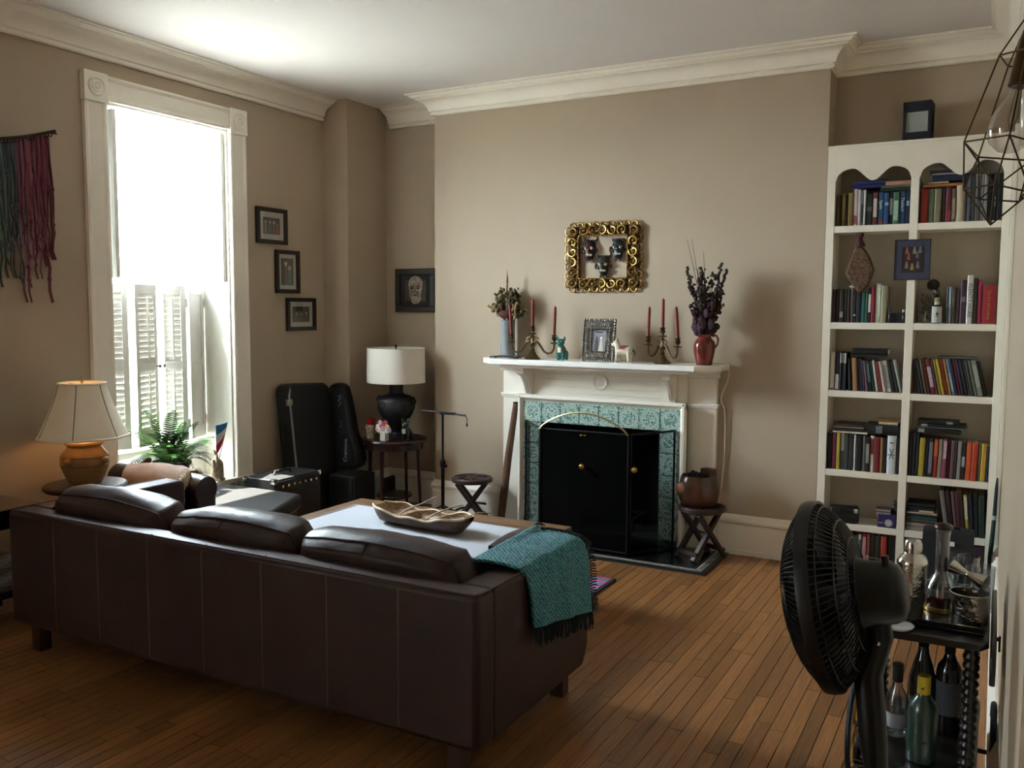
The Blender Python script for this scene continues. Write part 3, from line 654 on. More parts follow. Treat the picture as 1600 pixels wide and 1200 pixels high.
# ------------------------------------------------------------------ gilt frame with three masks
GOLD = mat('worn_gilt', '#7d5a2a', .42, .75, var=.7, vs=38, col2='#c09a55')
GL = (-2.408, 5.69, 1.957)
t = thing('gilt_frame', 'carved openwork gilt frame hung on the chimney breast', 'frame', GL)
ox, oz, ix, iz = .272, .222, .178, .142
for nm, rect in (('top_rail', (-ix, ix, iz+.012, oz-.01)), ('bottom_rail', (-ix, ix, -oz+.01, -iz-.012)), ('side_rail', (-ox+.01, -ix-.012, -oz+.01, oz-.01)), ('side_rail', (ix+.012, ox-.01, -oz+.01, oz-.01))):
    x0, x1, z0, z1 = rect; r = bx(x0, x1, -.012, .008, z0, z1).build(nm, mat('dark_gilt_ground', '#4c3616', .5, .6, var=.5, vs=40), t)
    b = B(); g = random.Random(hash(nm) % 97); horiz = (x1-x0) > (z1-z0); n = 5 if horiz else 6
    for k in range(n):
        if horiz: cx, cz = x0+(x1-x0)*(k+.5)/n, (z0+z1)/2; rr = .034
        else: cx, cz = (x0+x1)/2, z0+(z1-z0)*(k+.5)/n; rr = .034
        sg = 1 if k % 2 else -1
        b.tube([(cx+rr*(1-.8*i/18)*cos(sg*i*.55+k), -.02-.008*sin(i*.4), cz+rr*(1-.8*i/18)*sin(sg*i*.55+k)) for i in range(19)], [.0085-.004*i/18 for i in range(19)], 6)
        for q in range(5):
            a = q*1.26+k; b.ball((cx+.030*cos(a), -.014, cz+.030*sin(a)), (.012, .012, .008), 7, 5)
        b.ball((cx, -.022, cz), .009, 8, 6)
    b.build('scroll_carving', GOLD, r, smooth=60)
b = B()
for k in range(9):
    for s in (-1, 1): b.tube(arcpts((-.23+.0575*k, -.008, s*(oz-.006)), .022, 0, pi*s, 6), .007, 6)
for k in range(7):
    for s in (-1, 1): b.tube([(s*(ox-.006)+s*.02*sin(pi*i/6), -.008, -.185+.0617*k-.024*cos(pi*i/6)) for i in range(7)], .007, 6)
b.build('scalloped_border', GOLD, t, smooth=60)
b = B()
for s in (-1, 1):
    b.box(-ix-.006, ix+.006, -.022, .006, s*(iz+.005)-.004, s*(iz+.005)+.004); b.box(s*(ix+.005)-.004, s*(ix+.005)+.004, -.022, .006, -iz, iz)
b.build('inner_fillet', GOLD, t)
for k in range(18):
    for s in (-1, 1):
        o = B().ball((0, 0, 0), (.0085, .007, .006), 7, 5).build('bead', GOLD, t) if k == 0 and s == -1 else o.copy()
        if o.name not in COL.objects: COL.objects.link(o)
        o.location = (-ix+2*ix*(k+.5)/18, -.024, s*(iz+.006))
for k in range(14):
    for s in (-1, 1):
        o = o.copy(); COL.objects.link(o); o.location = (s*(ix+.006), -.024, -iz+2*iz*(k+.5)/14); o.rotation_euler = (0, pi/2, 0)
def mask(label, loc, m, m2, horns, s=1.):
    t = thing('carved_mask', label, 'mask', loc, R(12), 'small carved masks inside the gilt frame'); t.scale = (s, s, s)
    blob([((0, -.012, -.03), (0, -.008, .025), .026, .036)], [((0, -.035, .002), (.013, .016, .012)), ((-.02, -.03, .02), (.015, .012, .008)), ((.02, -.03, .02), (.015, .012, .008)), ((0, -.025, -.035), (.024, .018, .012)), ((-.028, -.022, -.006), (.012, .012, .014)), ((.028, -.022, -.006), (.012, .012, .014))]).build('face', m, t, remesh=.004)
    for sx in (-1, 1):
        e_ = B().ball((sx*.017, -.041, .011), .0085, 10, 8).build('eye', mat('mask_eye_white', '#c9bda8', .4), t); B().ball((sx*.017, -.0485, .011), .0035, 8, 6).build('pupil', BLACKM, e_)
        B().ball((sx*.045, -.005, .0), (.010, .006, .018), 8, 6).build('ear', m2, t)
        if horns: B().tube([(sx*.025, -.01, .045), (sx*.04, -.012, .06), (sx*.042, -.012, .08)], [.007, .005, .002], 8).build('horn', m2, t)
    b = B()
    for k in range(7): b.box(-.0175+.005*k, -.0135+.005*k, -.046, -.036, -.031, -.022)
    b.build('teeth', mat('mask_teeth', '#cfc4b0', .4), t)
    b = B()
    for k in range(9): b.tube([(-.03+.0075*k, -.015, .045), (-.034+.0085*k, -.02, .062)], [.006, .003], 6)
    b.build('headdress', m2, t)
    b = B()
    for k in range(5): b.tube([(-.016+.008*k, -.02, -.05), (-.018+.009*k, -.018, -.068-.006*(k % 2))], [.005, .002], 6)
    b.build('beard', m2, t)
MK = [mat('mask_dark_red', '#3b1517', .4, var=.4, vs=70), mat('mask_dark_teal', '#20302f', .4, var=.5, vs=70), mat('mask_dark_green', '#2a2c20', .4, var=.5, vs=70), mat('mask_maroon', '#4a1c20', .45, var=.4, vs=70), mat('mask_black', '#171314', .4, var=.4, vs=60)]
mask('dark red carved mask with bared teeth, upper left in the gilt frame', (-2.512, YC, 2.004), MK[0], MK[4], True, 1.2)
mask('dark teal carved mask with red crown, upper right in the gilt frame', (-2.300, YC, 2.006), MK[1], MK[3], False, 1.2)
mask('dark green carved mask, lowest of three in the gilt frame', (-2.407, YC, 1.893), MK[2], MK[4], True, 1.2)
# ------------------------------------------------------------------ leather sofa
LEATHER = mat('brown_leather', '#30201f', .43, var=.16, vs=5, bump=.12, bs=55, col2='#382624', spec=.28)
PIPE = mat('leather_seam', '#4a3832', .5)
LEGW = mat('dark_walnut_leg', '#3a2216', .4, var=.25, vs=8, stretch=(6, 6, 1))
SO = (-2.71, 2.85, 0); CE_ = .60; PIPED = mat('cushion_piping', '#1c110e', .45)
sf = thing('sofa', 'long dark brown leather sofa seen from behind', 'sofa', SO)
def S3(n, m, b, par=sf, **k): return b.build(n, m, par, **k)
x0, x1, y0, y1 = -3.985, -1.442, 2.40, 3.31
b = W(SO); b.box(x0, x1, y0, y0+.12, .125, .66); bk = S3('back', LEATHER, b, bevel=.022, seg=3)
for k in range(1, 8):
    xx = x0+(x1-x0)*k/8+(.0 if k != 1 else .02)
    b = W(SO); b.tube([(xx, y0-.0005, .15), (xx, y0-.0005, .635), (xx, y0+.012, .6575), (xx, y0+.03, .6605)], .0028, 6); b.build('seam', PIPE, bk)
b = W(SO); b.tube([(x0+.02, y0+.014, .6605), (x1-.02, y0+.014, .6605)], .003, 6); b.build('top_piping', PIPE, bk)
for xa, xb in ((x0, x0+.135), (x1-.135, x1)):
    b = W(SO); b.prism([(y0+.11, .125), (y1-.06, .125), (y1-.01, .20), (y1, .64), (y1-.02, .66), (y0+.11, .66)], xa, xb, 0); a_ = S3('arm', LEATHER, b, bevel=.02, seg=3)
    xo = xb-.012 if xb > -2 else xa+.012
    b = W(SO); b.tube([(xo, y0+.03, .6605), (xo, y1-.03, .6605)], .003, 6); b.build('arm_piping', PIPE, a_)
b = W(SO); b.box(x0+.13, x1-.13, y0+.11, y1-.02, .125, .27); S3('seat_base', LEATHER, b, bevel=.015)
for k in range(3):
    w_ = (x1-x0-.27)/3; xa = x0+.135+w_*k
    b = W(SO); b.pillow((xa+w_/2, 2.93, .345), (w_-.008, .76, .17), .16, 10, .006, k*7); S3('seat_cushion', LEATHER, b, smooth=60)
for i, (xc, wd, zt, tl) in enumerate(((-3.465, .82, .612, 16), (-2.705, .80, .605, 14), (-1.975, .835, .60, 13))):
    rot = Matrix.Rotation(R(tl), 3, 'X') @ Matrix.Rotation(R((1.5, -1, .5)[i]), 3, 'Y')
    b = W(SO); b.pillow((xc, 2.635, zt-.05), (wd, .25, .43), CE_, 18, .010, i*11+3, rot); cu = S3('back_cushion', LEATHER, b, smooth=80)
    def onp(x_, y_, z_):
        q = Vector((x_, y_, z_)); mx = max(abs(c) for c in q); sph = q.normalized(); q = q.lerp(sph*mx, CE_); w = Vector((q.x*wd/2, q.y*.125, q.z*.215))
        w += sph*.010*(mnoise.noise(Vector((w.x*6+i*11+3, w.y*6, w.z*9)))+.5*mnoise.noise(Vector((w.x*17, w.y*14+i*11+3, w.z*19)))); return rot @ w+Vector((xc, 2.635, zt-.05))
    per = [(-1+2*j/16, 1) for j in range(16)]+[(1, 1-2*j/16) for j in range(16)]+[(1-2*j/16, -1) for j in range(16)]+[(-1, -1+2*j/16) for j in range(16)]
    b = W(SO); b.tube([onp(u, -.45, v) for u, v in per], .0045, 6, closed=True); b.build('cushion_piping', PIPED, cu)
    b = W(SO); b.tube([onp(-.05, -1, -1+2*j/14) for j in range(14)]+[onp(-.05, -1+.5*j/4, 1) for j in range(5)], .003, 5); b.build('cushion_seam', PIPED, cu)
b = W(SO); b.pillow((-1.66, 3.12, .50), (.17, .34, .36), .25, 10, .01, 4); S3('side_bolster', LEATHER, b, smooth=80)
for lx, ly in ((x0+.13, y0+.06), (x1-.11, y0+.06), (x0+.13, y1-.11), (x1-.09, y1-.10)):
    b = W(SO); b.prism([(lx-.03, ly-.03), (lx+.03, ly-.03), (lx+.03, ly+.03), (lx-.03, ly+.03)], 0, .13, 2); S3('leg', LEGW, b, bevel=.004)
# teal throw over the arm (knitted)
def knit(name, c, c2, sc_=55., bs=.6):
    m = bpy.data.materials.new(name); m.use_nodes = True; nt = m.node_tree; N = nt.nodes; L = nt.links; bs_ = N['Principled BSDF']; bs_.inputs['Roughness'].default_value = .95; bs_.inputs['Specular IOR Level'].default_value = .1; bs_.inputs['Sheen Weight'].default_value = .2
    tc = N.new('ShaderNodeTexCoord'); wv = N.new('ShaderNodeTexWave'); wv.wave_type = 'BANDS'; wv.bands_direction = 'DIAGONAL'; wv.inputs['Scale'].default_value = sc_; wv.inputs['Distortion'].default_value = 6; wv.inputs['Detail Scale'].default_value = 2.5
    L.new(tc.outputs['Object'], wv.inputs['Vector']); cr = N.new('ShaderNodeValToRGB'); cr.color_ramp.elements[0].color = (*lin(c), 1); cr.color_ramp.elements[1].color = (*lin(c2), 1); L.new(wv.outputs['Color'], cr.inputs[0]); L.new(cr.outputs[0], bs_.inputs['Base Color'])
    bp = N.new('ShaderNodeBump'); bp.inputs['Strength'].default_value = bs; bp.inputs['Distance'].default_value = .006; L.new(wv.outputs['Fac'], bp.inputs['Height']); L.new(bp.outputs[0], bs_.inputs['Normal'])
    _mats[name] = m; return m
TEAL = knit('teal_knit_wool', '#125663', '#5a9fa8', 30.)
tl = thing('throw_blanket', 'teal knitted throw with dark fringe draped over the sofa arm', 'blanket', (-1.5, 2.95, .66))
prof = [(-1.73, .50), (-1.72, .57), (-1.685, .645), (-1.64, .69), (-1.58, .690), (-1.50, .684), (-1.45, .672), (-1.428, .645), (-1.420, .58), (-1.418, .50), (-1.416, .42), (-1.414, .36)]
def tf(u, v):
    k = u*(len(prof)-1); i = min(int(k), len(prof)-2); f = k-i; X_ = prof[i][0]*(1-f)+prof[i+1][0]*f; Z_ = prof[i][1]*(1-f)+prof[i+1][1]*f
    Y_ = 2.66+.10*u+(.50)*v+.0*u; wv = .005*sin(9*v+3*u)+.004*mnoise.noise(Vector((u*5, v*6, 1)))
    lowx = -.05*(1-v)*max(0, u-.7)/.3 if u > .7 else 0
    if u > .68: Z_ += .09*(1-v)*(u-.68)/.32; X_ += abs(wv)+.006*sin(14*v)*(u-.6)
    elif u < .3: Z_ += .02*v
    else: Z_ += abs(wv)
    return (X_+1.5, Y_-2.95, Z_-.66)
B().grid(tf, 44, 30, .010).build('knit_panel', TEAL, tl, smooth=80)
b = B(); g = random.Random(4)
for k in range(42):
    p = Vector(tf(1, k/41)); b.tube([p, p+Vector((.004+g.uniform(0, .004), g.uniform(-.006, .006), -.03)), p+Vector((.004, g.uniform(-.01, .01), -.055-g.uniform(0, .02)))], .0028, 5)
tag(b.build('hem_fringe', mat('dark_teal_fringe', '#0a1d22', .95), tl), kind='stuff')
b = B()
for k in range(58):
    u = .25+.75*k/57; p = Vector(tf(u, 1)); b.tube([p, p+Vector((.003, .022, .004)), p+Vector((.006+g.uniform(-.004, .004), .045+g.uniform(-.006, .01), -.012 if u < .6 else -.004))], .0032, 5)
tag(b.build('side_fringe', mat('dark_teal_fringe', ''), tl), kind='stuff')

# ------------------------------------------------------------------ rug, coffee table, bowl
def rugmat():
    m = bpy.data.materials.new('striped_woven_rug'); m.use_nodes = True; nt = m.node_tree; N = nt.nodes; L = nt.links; p = N['Principled BSDF']; p.inputs['Roughness'].default_value = .95
    tc = N.new('ShaderNodeTexCoord'); sx = N.new('ShaderNodeSeparateXYZ'); L.new(tc.outputs['Object'], sx.inputs[0]); mu = N.new('ShaderNodeMath'); mu.operation = 'MULTIPLY'; mu.inputs[1].default_value = 4.2; L.new(sx.outputs[1], mu.inputs[0]); fr = N.new('ShaderNodeMath'); fr.operation = 'FRACT'; L.new(mu.outputs[0], fr.inputs[0])
    cr = N.new('ShaderNodeValToRGB'); cr.color_ramp.interpolation = 'CONSTANT'; e = cr.color_ramp.elements; cols = ['#a03a78', '#5a7f96', '#b4477f', '#4a6f7d', '#8f3468', '#7d8fa0']; e[0].color = (*lin(cols[0]), 1); e[1].position = .17; e[1].color = (*lin(cols[1]), 1)
    for k in range(2, 6): q = e.new(k/6); q.color = (*lin(cols[k]), 1)
    L.new(fr.outputs[0], cr.inputs[0]); L.new(cr.outputs[0], p.inputs['Base Color']); return m
t = thing('area_rug', 'pink and blue striped woven rug under the coffee table', 'rug', (-2.75, 4.1, .0))
bx(-.83, .83, -.70, .665, .0008, .009).build('woven_field', rugmat(), t)
for s in (-1, 1): bx(s*.83-.012, s*.83+.012, -.70, .665, .0008, .011).build('dark_binding', mat('rug_binding', '#1d1318', .95), t)
WOOD = mat('rustic_table_wood', '#5e4128', .5, var=.35, vs=4, stretch=(1.5, 14, 14), bump=.1, bs=20, col2='#7a5837')
TL = (-2.70, 3.84, .0115)
t = thing('coffee_table', 'rustic wooden coffee table under a white runner', 'table', TL)
zt = .42-.0115
for k in range(6):
    bx(-.72, .72, -.45+.15*k+.001, -.45+.15*(k+1)-.001, zt-.045, zt).build('tabletop_plank', WOOD, t, bevel=.003)
b = B(); b.box(-.64, .64, -.37, -.345, zt-.13, zt-.045); b.box(-.64, .64, .345, .37, zt-.13, zt-.045); b.box(-.64, -.615, -.345, .345, zt-.13, zt-.045); b.box(.615, .64, -.345, .345, zt-.13, zt-.045); b.build('apron', WOOD, t)
for sx in (-1, 1):
    for sy in (-1, 1): bx(sx*.65-.04, sx*.65+.04, sy*.38-.04, sy*.38+.04, 0, zt-.045).build('leg', WOOD, t, bevel=.004)
LINEN = mat('white_linen', '#b6bac2', .85, bump=.15, bs=300, spec=.2)
def rf(u, v): return (-.60+1.23*u, -.31+.585*v-.03*u, .0035+.002*mnoise.noise(Vector((u*5, v*4, 3))))
rn = B().grid(rf, 30, 16, .0025).build('table_runner', LINEN, loc=(-2.70, 3.84, .4205)); tag(rn, 'white linen runner spread along the coffee table', 'table runner')
b = B()
for k in range(30): b.tube([(-.60, -.31+.585*k/29, .003), (-.635, -.31+.585*k/29, .003)], .0015, 5)
tag(b.build('runner_fringe', LINEN, rn), kind='stuff')
OLIVEW = mat('carved_olive_wood', '#7d5c3e', .42, var=.3, vs=10, stretch=(3, 10, 10), col2='#a98a64')
t = thing('triple_bowl', 'carved wooden triple bowl with three pits on the runner', 'bowl', (-2.665, 3.86, .4275), R(-5))
def shell(u, v, inner):
    x = -.315+.63*u; c = [(-.2, .095), (0, .095), (.2, .095)]
    hw = .088*(max(0, 1-(abs(x)/.33)**4))**.5+.012+.006*cos(x*2*pi/.2); a = pi*v
    rim = .062+.036*(abs(x)/.315)**2+.007*cos(x*2*pi/.2+pi)*(-1); y = -hw*cos(a); dep = sin(a)
    if inner:
        near = min(abs(x-q) for q in (-.2, 0, .2)); pit = max(0, 1-(near/.094)**2)**.5
        z = rim-(.060)*pit*dep**.7; y *= .90
    else: z = rim-(rim-.0)*dep**.55 if abs(x) < .25 else rim-(rim-.0+.0)*dep**.55*(1-(abs(x)-.25)/.09)
    return (x, y, z)
b = B(); b.grid(lambda u, v: shell(u, v, False), 48, 16); b.build('outer_shell', mat('dark_bowl_bark', '#4a3322', .5, var=.35, vs=9, stretch=(2, 8, 8)), t, smooth=80)
b = B(); b.grid(lambda u, v: shell(u, 1-v, True), 60, 18); b.build('hollows', OLIVEW, t, smooth=80)
b = B()
for sg in (0, 1): b.tube([Vector(shell(u, sg, False)) for u in [i/40 for i in range(41)]], .007, 6)
b.build('pale_rim', mat('pale_sapwood', '#c7b394', .5, var=.15, vs=20), t, smooth=60)
for i, xx in enumerate((-.12, .07, .26)):
    sp = thing('wooden_spoon', ('thin wooden spoon resting in the left pit of the bowl', 'thin wooden spoon resting in the middle pit of the bowl', 'thin wooden spoon resting in the right pit of the bowl')[i], 'spoon', (-2.665, 3.86, .4275), R(-5), 'spoons in the triple bowl')
    B().tube([(xx-.06, .01, .03), (xx-.02, .03, .066), (xx+.06, .07, .105), (xx+.13, .10, .145-.02*i)], [.004, .0045, .004, .0028], 7).build('handle', mat('spoon_wood', '#8d7253', .5), sp)
    B().ball((xx-.075, .008, .032), (.026, .016, .008), 10, 6).build('spoon_bowl', mat('spoon_wood', ''), sp)

# ------------------------------------------------------------------ stools, carved pot, stick
DARKW = mat('dark_carved_wood', '#33201a', .42, var=.35, vs=30, bump=.25, bs=90)
def stool(label, loc, rz, r, h):
    t = thing('carved_stool', label, 'stool', loc, rz, 'round carved folding stools by the fireplace')
    B().lathe([(0, h-.035), (r*.94, h-.035), (r, h-.028), (r, h-.008), (r*.95, h), (r*.86, h), (r*.84, h-.006), (r*.3, h-.007), (r*.28, h-.003), (0, h-.003)], 36).build('seat', DARKW, t)
    b = B()
    for k in range(12):
        a = k*pi/6; b.tube([(r*.35*cos(a), r*.35*sin(a), h-.006), (r*.58*cos(a+.12), r*.58*sin(a+.12), h-.004), (r*.8*cos(a), r*.8*sin(a), h-.006)], [.004, .011, .003], 6)
    b.build('carved_petals', DARKW, t)
    q = r*.72; f = r*.86
    for y_, s in ((-q*.75, 1), (q*.75, -1)):
        b = B(); b.bar((-s*q, y_, h-.034), (s*f, y_*1.05, 0), .026, .034, (0, 1, 0)); b.build('leg', DARKW, t, bevel=.003)
        b = B(); b.bar((s*q, y_*.7, h-.034), (-s*f, y_*.75, 0), .026, .034, (0, 1, 0)); b.build('leg', DARKW, t, bevel=.003)
    b = B(); b.cyl((0, -q*.85, h*.48), (0, q*.85, h*.48), .008); b.build('pivot', DARKW, t)
    for s in (-1, 1):
        b = B(); b.bar((s*f*.93, -q*.8, .045), (s*f*.93, q*.8, .045), .02, .026); b.build('foot_rail', DARKW, t)
    return t
stool('round dark carved stool left of the fireplace, nothing on it', (-3.335, 5.47, 0), R(28), .152, .365)
stool('round dark carved stool right of the fireplace, under the carved pot', (-1.61, 5.47, .0125), R(62), .150, .335)
t = thing('carved_pot', 'carved wooden pot with ragged rim on the right stool', 'pot', (-1.637, 5.47, .3475))
POTW = mat('burl_wood', '#33190f', .3, var=.6, vs=9, bump=.2, bs=30, col2='#5e3520', coat=.3)
B().lathe([(.085, 0), (.10, .006), (.118, .04), (.122, .09), (.116, .15), (.108, .185), (.10, .195), (.093, .185), (.096, .1), (.08, .03), (0, .025)], 40, lump=lambda a, z: .05*sin(2*a+1)+.03*sin(5*a)+(.06*sin(9*a)*max(0, z-.12)*6)).build('pot_body', POTW, t, smooth=70)
b = B(); g = random.Random(6)
for k in range(26):
    a = g.uniform(0, 2*pi); rr = g.uniform(.02, .095); b.ball((rr*cos(a), rr*sin(a), .165+g.uniform(-.01, .03)), (.018, .016, .02), 7, 5)
tag(b.build('dark_filling', mat('dark_bark_chips', '#140f0c', .9), t), kind='stuff')
b = B(); b.pillow((.055, .05, .17), (.11, .06, .14), .25, 8, .006); b.build('raised_back_lip', POTW, t, smooth=70)
b = B(); b.ball((-.075, -.075, .115), (.05, .035, .045), 16, 12); b.build('pale_burl', mat('pale_burl', '#8a5b3a', .3, var=.25, vs=14, coat=.3), t, smooth=80)
t = thing('wooden_staff', 'weathered wooden staff leaning on the left of the mantel', 'staff', (-3.14, 5.555, .0125))
b = B(); b.tube([(0, 0, 0), (.02, .01, .22), (.045, .03, .5), (.085, .07, .9)], [.026, .03, .028, .021], 10); b.build('shaft', mat('weathered_brown_wood', '#5d3f29', .7, var=.45, vs=5, stretch=(14, 14, 1.5), bump=.3, bs=12), t, smooth=60)
B().lathe([(.0, 0), (.0215, 0), (.0215, .012), (.0, .012)], 12, (.085, .07, .895)).build('sawn_end', mat('dark_end_grain', '#2e211a', .9), t)

# ------------------------------------------------------------------ boom stand, router, round table, lamp, trinkets
t = thing('boom_stand', 'black boom microphone stand left of the empty stool', 'stand', (-3.545, 5.40, 0))
B().cyl((0, 0, .05), (0, 0, .46), .013).build('lower_tube', BLACKM, t); B().cyl((0, 0, .44), (0, 0, .835), .009).build('upper_tube', BLACKM, t)
B().lathe([(.018, .43), (.021, .44), (.021, .475), (.016, .485)], 14).build('clutch', BLACKM, t); B().ball((.028, 0, .44), .013, 10, 8).build('knob', BLACKM, t)
B().tube([(-.20, .01, .838), (0, 0, .836), (.20, -.005, .825)], .007, 8).build('boom_arm', BLACKM, t); b = B(); b.bar((-.02, 0, .83), (.11, 0, .832), .02, .018); b.build('boom_clutch', BLACKM, t)
B().tube([(.20, -.005, .825), (.215, -.005, .80), (.212, -.005, .765)], .003, 6).build('hanging_strap', BLACKM, t); B().ball((.212, -.005, .758), (.008, .005, .014), 8, 6).build('strap_end', BLACKM, t)
for a in (205, 322, 84):
    B().tube([(0, 0, .14), (.10*cos(R(a)), .10*sin(R(a)), .09), (.26*cos(R(a)), .26*sin(R(a)), .012)], .009, 8).build('leg', BLACKM, t); B().cyl((.13*cos(R(a)), .13*sin(R(a)), .075), (0, 0, .035), .005).build('brace', BLACKM, t); B().ball((.262*cos(R(a)), .262*sin(R(a)), .013), .0125, 8, 6).build('rubber_foot', BLACKM, t)
tag(B().tube(smoothpts([(-3.72, 5.42, .006), (-3.62, 5.5, .006), (-3.48, 5.53, .10), (-3.36, 5.56, .11), (-3.28, 5.60, .05), (-3.36, 5.52, .006), (-3.52, 5.50, .006), (-3.50, 5.60, .06), (-3.42, 5.62, .13), (-3.30, 5.61, .14)]), .009, 7).build('audio_cable', mat('black_rubber', '#101010', .55)), 'thick black cable coiled behind the empty stool', 'cable')
t = thing('router', 'black upright router with a column of tiny lights', 'router', (-4.30, 5.74, 0), R(8))
b = B(); b.prism([(-.025, .0), (.025, 0), (.022, .215), (.005, .232), (-.018, .215)], -.085, .085, 1); b.build('housing', mat('black_plastic', '#0e0e10', .4), t, bevel=.006)
for k in range(7): bx(-.028, -.023, -.075, -.069, .02+.021*k, .025+.021*k).build('status_light', mat('router_light', '#dfeee6', .5, emit=('#dff5ea', 1.6)), t)
RT = (-4.06, 5.50, 0)
MAHO = mat('dark_mahogany', '#2e1813', .25, var=.3, vs=6, stretch=(4, 1, 4), coat=.35)
t = thing('round_side_table', 'round dark mahogany side table in the alcove corner', 'table', RT)
B().lathe([(0, .565), (.235, .565), (.25, .572), (.255, .585), (.25, .597), (.235, .602), (0, .602)], 48).build('top', MAHO, t); B().lathe([(.20, .52), (.225, .52), (.225, .565), (.20, .565), (.20, .52)], 40).build('apron', MAHO, t)
for a in (10, 100, 190, 280):
    c, s = cos(R(a)), sin(R(a)); B().tube([(.205*c, .205*s, .56), (.21*c, .21*s, .3), (.225*c, .225*s, 0)], [.016, .013, .010], 8).build('leg', MAHO, t)
B().lathe([(0, .14), (.135, .14), (.14, .15), (.135, .16), (0, .16)], 40).build('lower_shelf', MAHO, t)
t = thing('table_lamp', 'black urn table lamp with white drum shade on the round table', 'lamp', (-4.06, 5.53, .602))
URN = mat('matte_black_ceramic', '#17181a', .55, var=.25, vs=20, bump=.15, bs=40)
B().lathe([(.085, 0), (.09, .006), (.088, .014), (.05, .022), (.036, .04), (.045, .075), (.085, .12), (.125, .175), (.145, .225), (.148, .262), (.14, .295), (.115, .318), (.075, .33), (.052, .34), (.05, .372), (.055, .41), (.058, .43), (.03, .435)], 40).build('urn', URN, t)
for s in (-1, 1): B().tube([(s*.135, 0, .30), (s*.165, 0, .305), (s*.178, 0, .28), (s*.165, 0, .26), (s*.145, 0, .262)], .012, 8).build('handle', URN, t)
b = B(); b.M = Matrix.Translation((-.02, -.142, .26)) @ Matrix.Rotation(pi/2, 4, 'X'); b.lathe([(.028, 0), (.028, .004), (.022, .008), (.016, .004), (.008, .008), (0, .009)], 16); b.build('medallion', URN, t)
DRUM = mat('white_drum_shade', '#e6e2d6', .85, bump=.05, bs=300, spec=.2)
b = B(); b.lathe([(.226, .425), (.222, .69), (.219, .69), (.223, .425), (.226, .425)], 56); b.build('shade', DRUM, t, smooth=60)
for z, r in ((.427, .2255), (.688, .2225)): B().tube(arcpts((0, 0, z), r, 0, 2*pi, 56, 'xy')[:-1], .003, 6, closed=True).build('shade_trim', DRUM, t)
b = B(); b.cyl((0, 0, .43), (0, 0, .70), .005); b.tube(arcpts((0, 0, .675), .22, 0, pi, 1, 'xy'), .002, 5); b.build('rod', BLACKM, t); B().ball((0, 0, .705), .010, 10, 8).build('finial', BLACKM, t)
B().ball((0, 0, .52), (.03, .03, .045), 12, 10).build('bulb', mat('frosted_bulb', '#d8d5cc', .3), t)
t = thing('pottery_candleholder', 'red and patterned pottery candleholder left on the round table', 'figurine', (-4.185, 5.37, .602))
PATT = mat('patterned_pottery', '#7a4a34', .35, var=.8, vs=70, col2='#c8b596')
b = B(); b.lathe([(.03, 0), (.034, .01), (.032, .02), (.03, .03), (.033, .06), (.036, .09), (.028, .105)], 16); b.build('figure_body', PATT, t); B().lathe([(.026, .10), (.03, .11), (.036, .14), (.038, .152), (.03, .152), (.026, .13), (0, .12)], 16).build('red_cup', mat('crimson_glaze', '#8a1826', .25), t)
for s in (-1, 1): B().ball((s*.03, -.01, .085), (.012, .01, .02), 8, 6).build('arm', PATT, t)
t = thing('flower_figurine', 'small white square vase bursting with pastel ceramic flowers', 'figurine', (-4.01, 5.31, .602))
bx(-.024, .024, -.024, .024, 0, .075).build('square_vase', mat('white_crackle', '#c4c6b8', .4, var=.2, vs=60), t, bevel=.004)
PC = [mat('petal_'+n_, c, .45) for n_, c in (('pink', '#c8929e'), ('white', '#d9d5cc'), ('yellow', '#d0b070'), ('rose', '#a0405a'), ('lilac', '#a894b4'))]
g = random.Random(12)
for k, (dx, dz, ci) in enumerate(((0, .125, 3), (-.045, .105, 1), (.045, .11, 2), (-.055, .085, 0), (.055, .085, 4), (-.03, .08, 1), (.03, .078, 1), (0, .095, 0), (-.02, .14, 0), (.02, .138, 3))):
    b = B()
    for q in range(5):
        a = q*2*pi/5+k; b.ball((dx+.012*cos(a), -.012-.006*(k % 3), dz+.012*sin(a)), (.010, .006, .010), 7, 5)
    b.build('ceramic_flower', PC[ci], t)
dog('dog_candleholder', 'dark green glazed dog figurine right on the round table', (-3.885, 5.42, .602), R(10), mat('dark_green_glaze', '#1d2f28', .2, var=.5, vs=50, coat=.4), mat('silvery_glaze', '#a9aca2', .3, .3), 1.0)

# ------------------------------------------------------------------ instrument cases and amplifier
TOLEX = mat('black_tolex', '#0c0c0d', .6, bump=.2, bs=350); CHROME = mat('chrome', '#c8c8c8', .15, 1.); ALU = mat('aluminium_edging', '#a8a9ab', .3, .9)
t = thing('guitar_case', 'tall black hard instrument case with metal edging against wall', 'case', (-4.50, 5.10, 0)); t.rotation_euler = (0, R(-6.5), 0)
b = B(); b.prism([(-.23, .0), (.23, 0), (.23, .93), (.215, .99), (.17, 1.02), (-.17, 1.04), (-.21, 1.02), (-.23, .97)], -.075, .06, 0); b.build('shell', TOLEX, t, bevel=.012)
b = B(); b.tube([(.058, -.222, .02), (.058, -.222, .95), (.052, -.20, 1.01), (.045, -.165, 1.035)], .008, 6); b.build('edging', ALU, t)
for z in (.36, .90): bx(.045, .072, -.252, -.205, z-.025, z+.025).build('latch', CHROME, t, bevel=.003)
b = B(); b.tube([(.01, -.235, .55), (.01, -.27, .57), (.01, -.27, .71), (.01, -.235, .73)], .010, 8); b.build('carry_handle', TOLEX, t)
t = thing('black_speaker', 'black box loudspeaker on the floor under the padded bag', 'speaker', (-4.30, 5.285, 0))
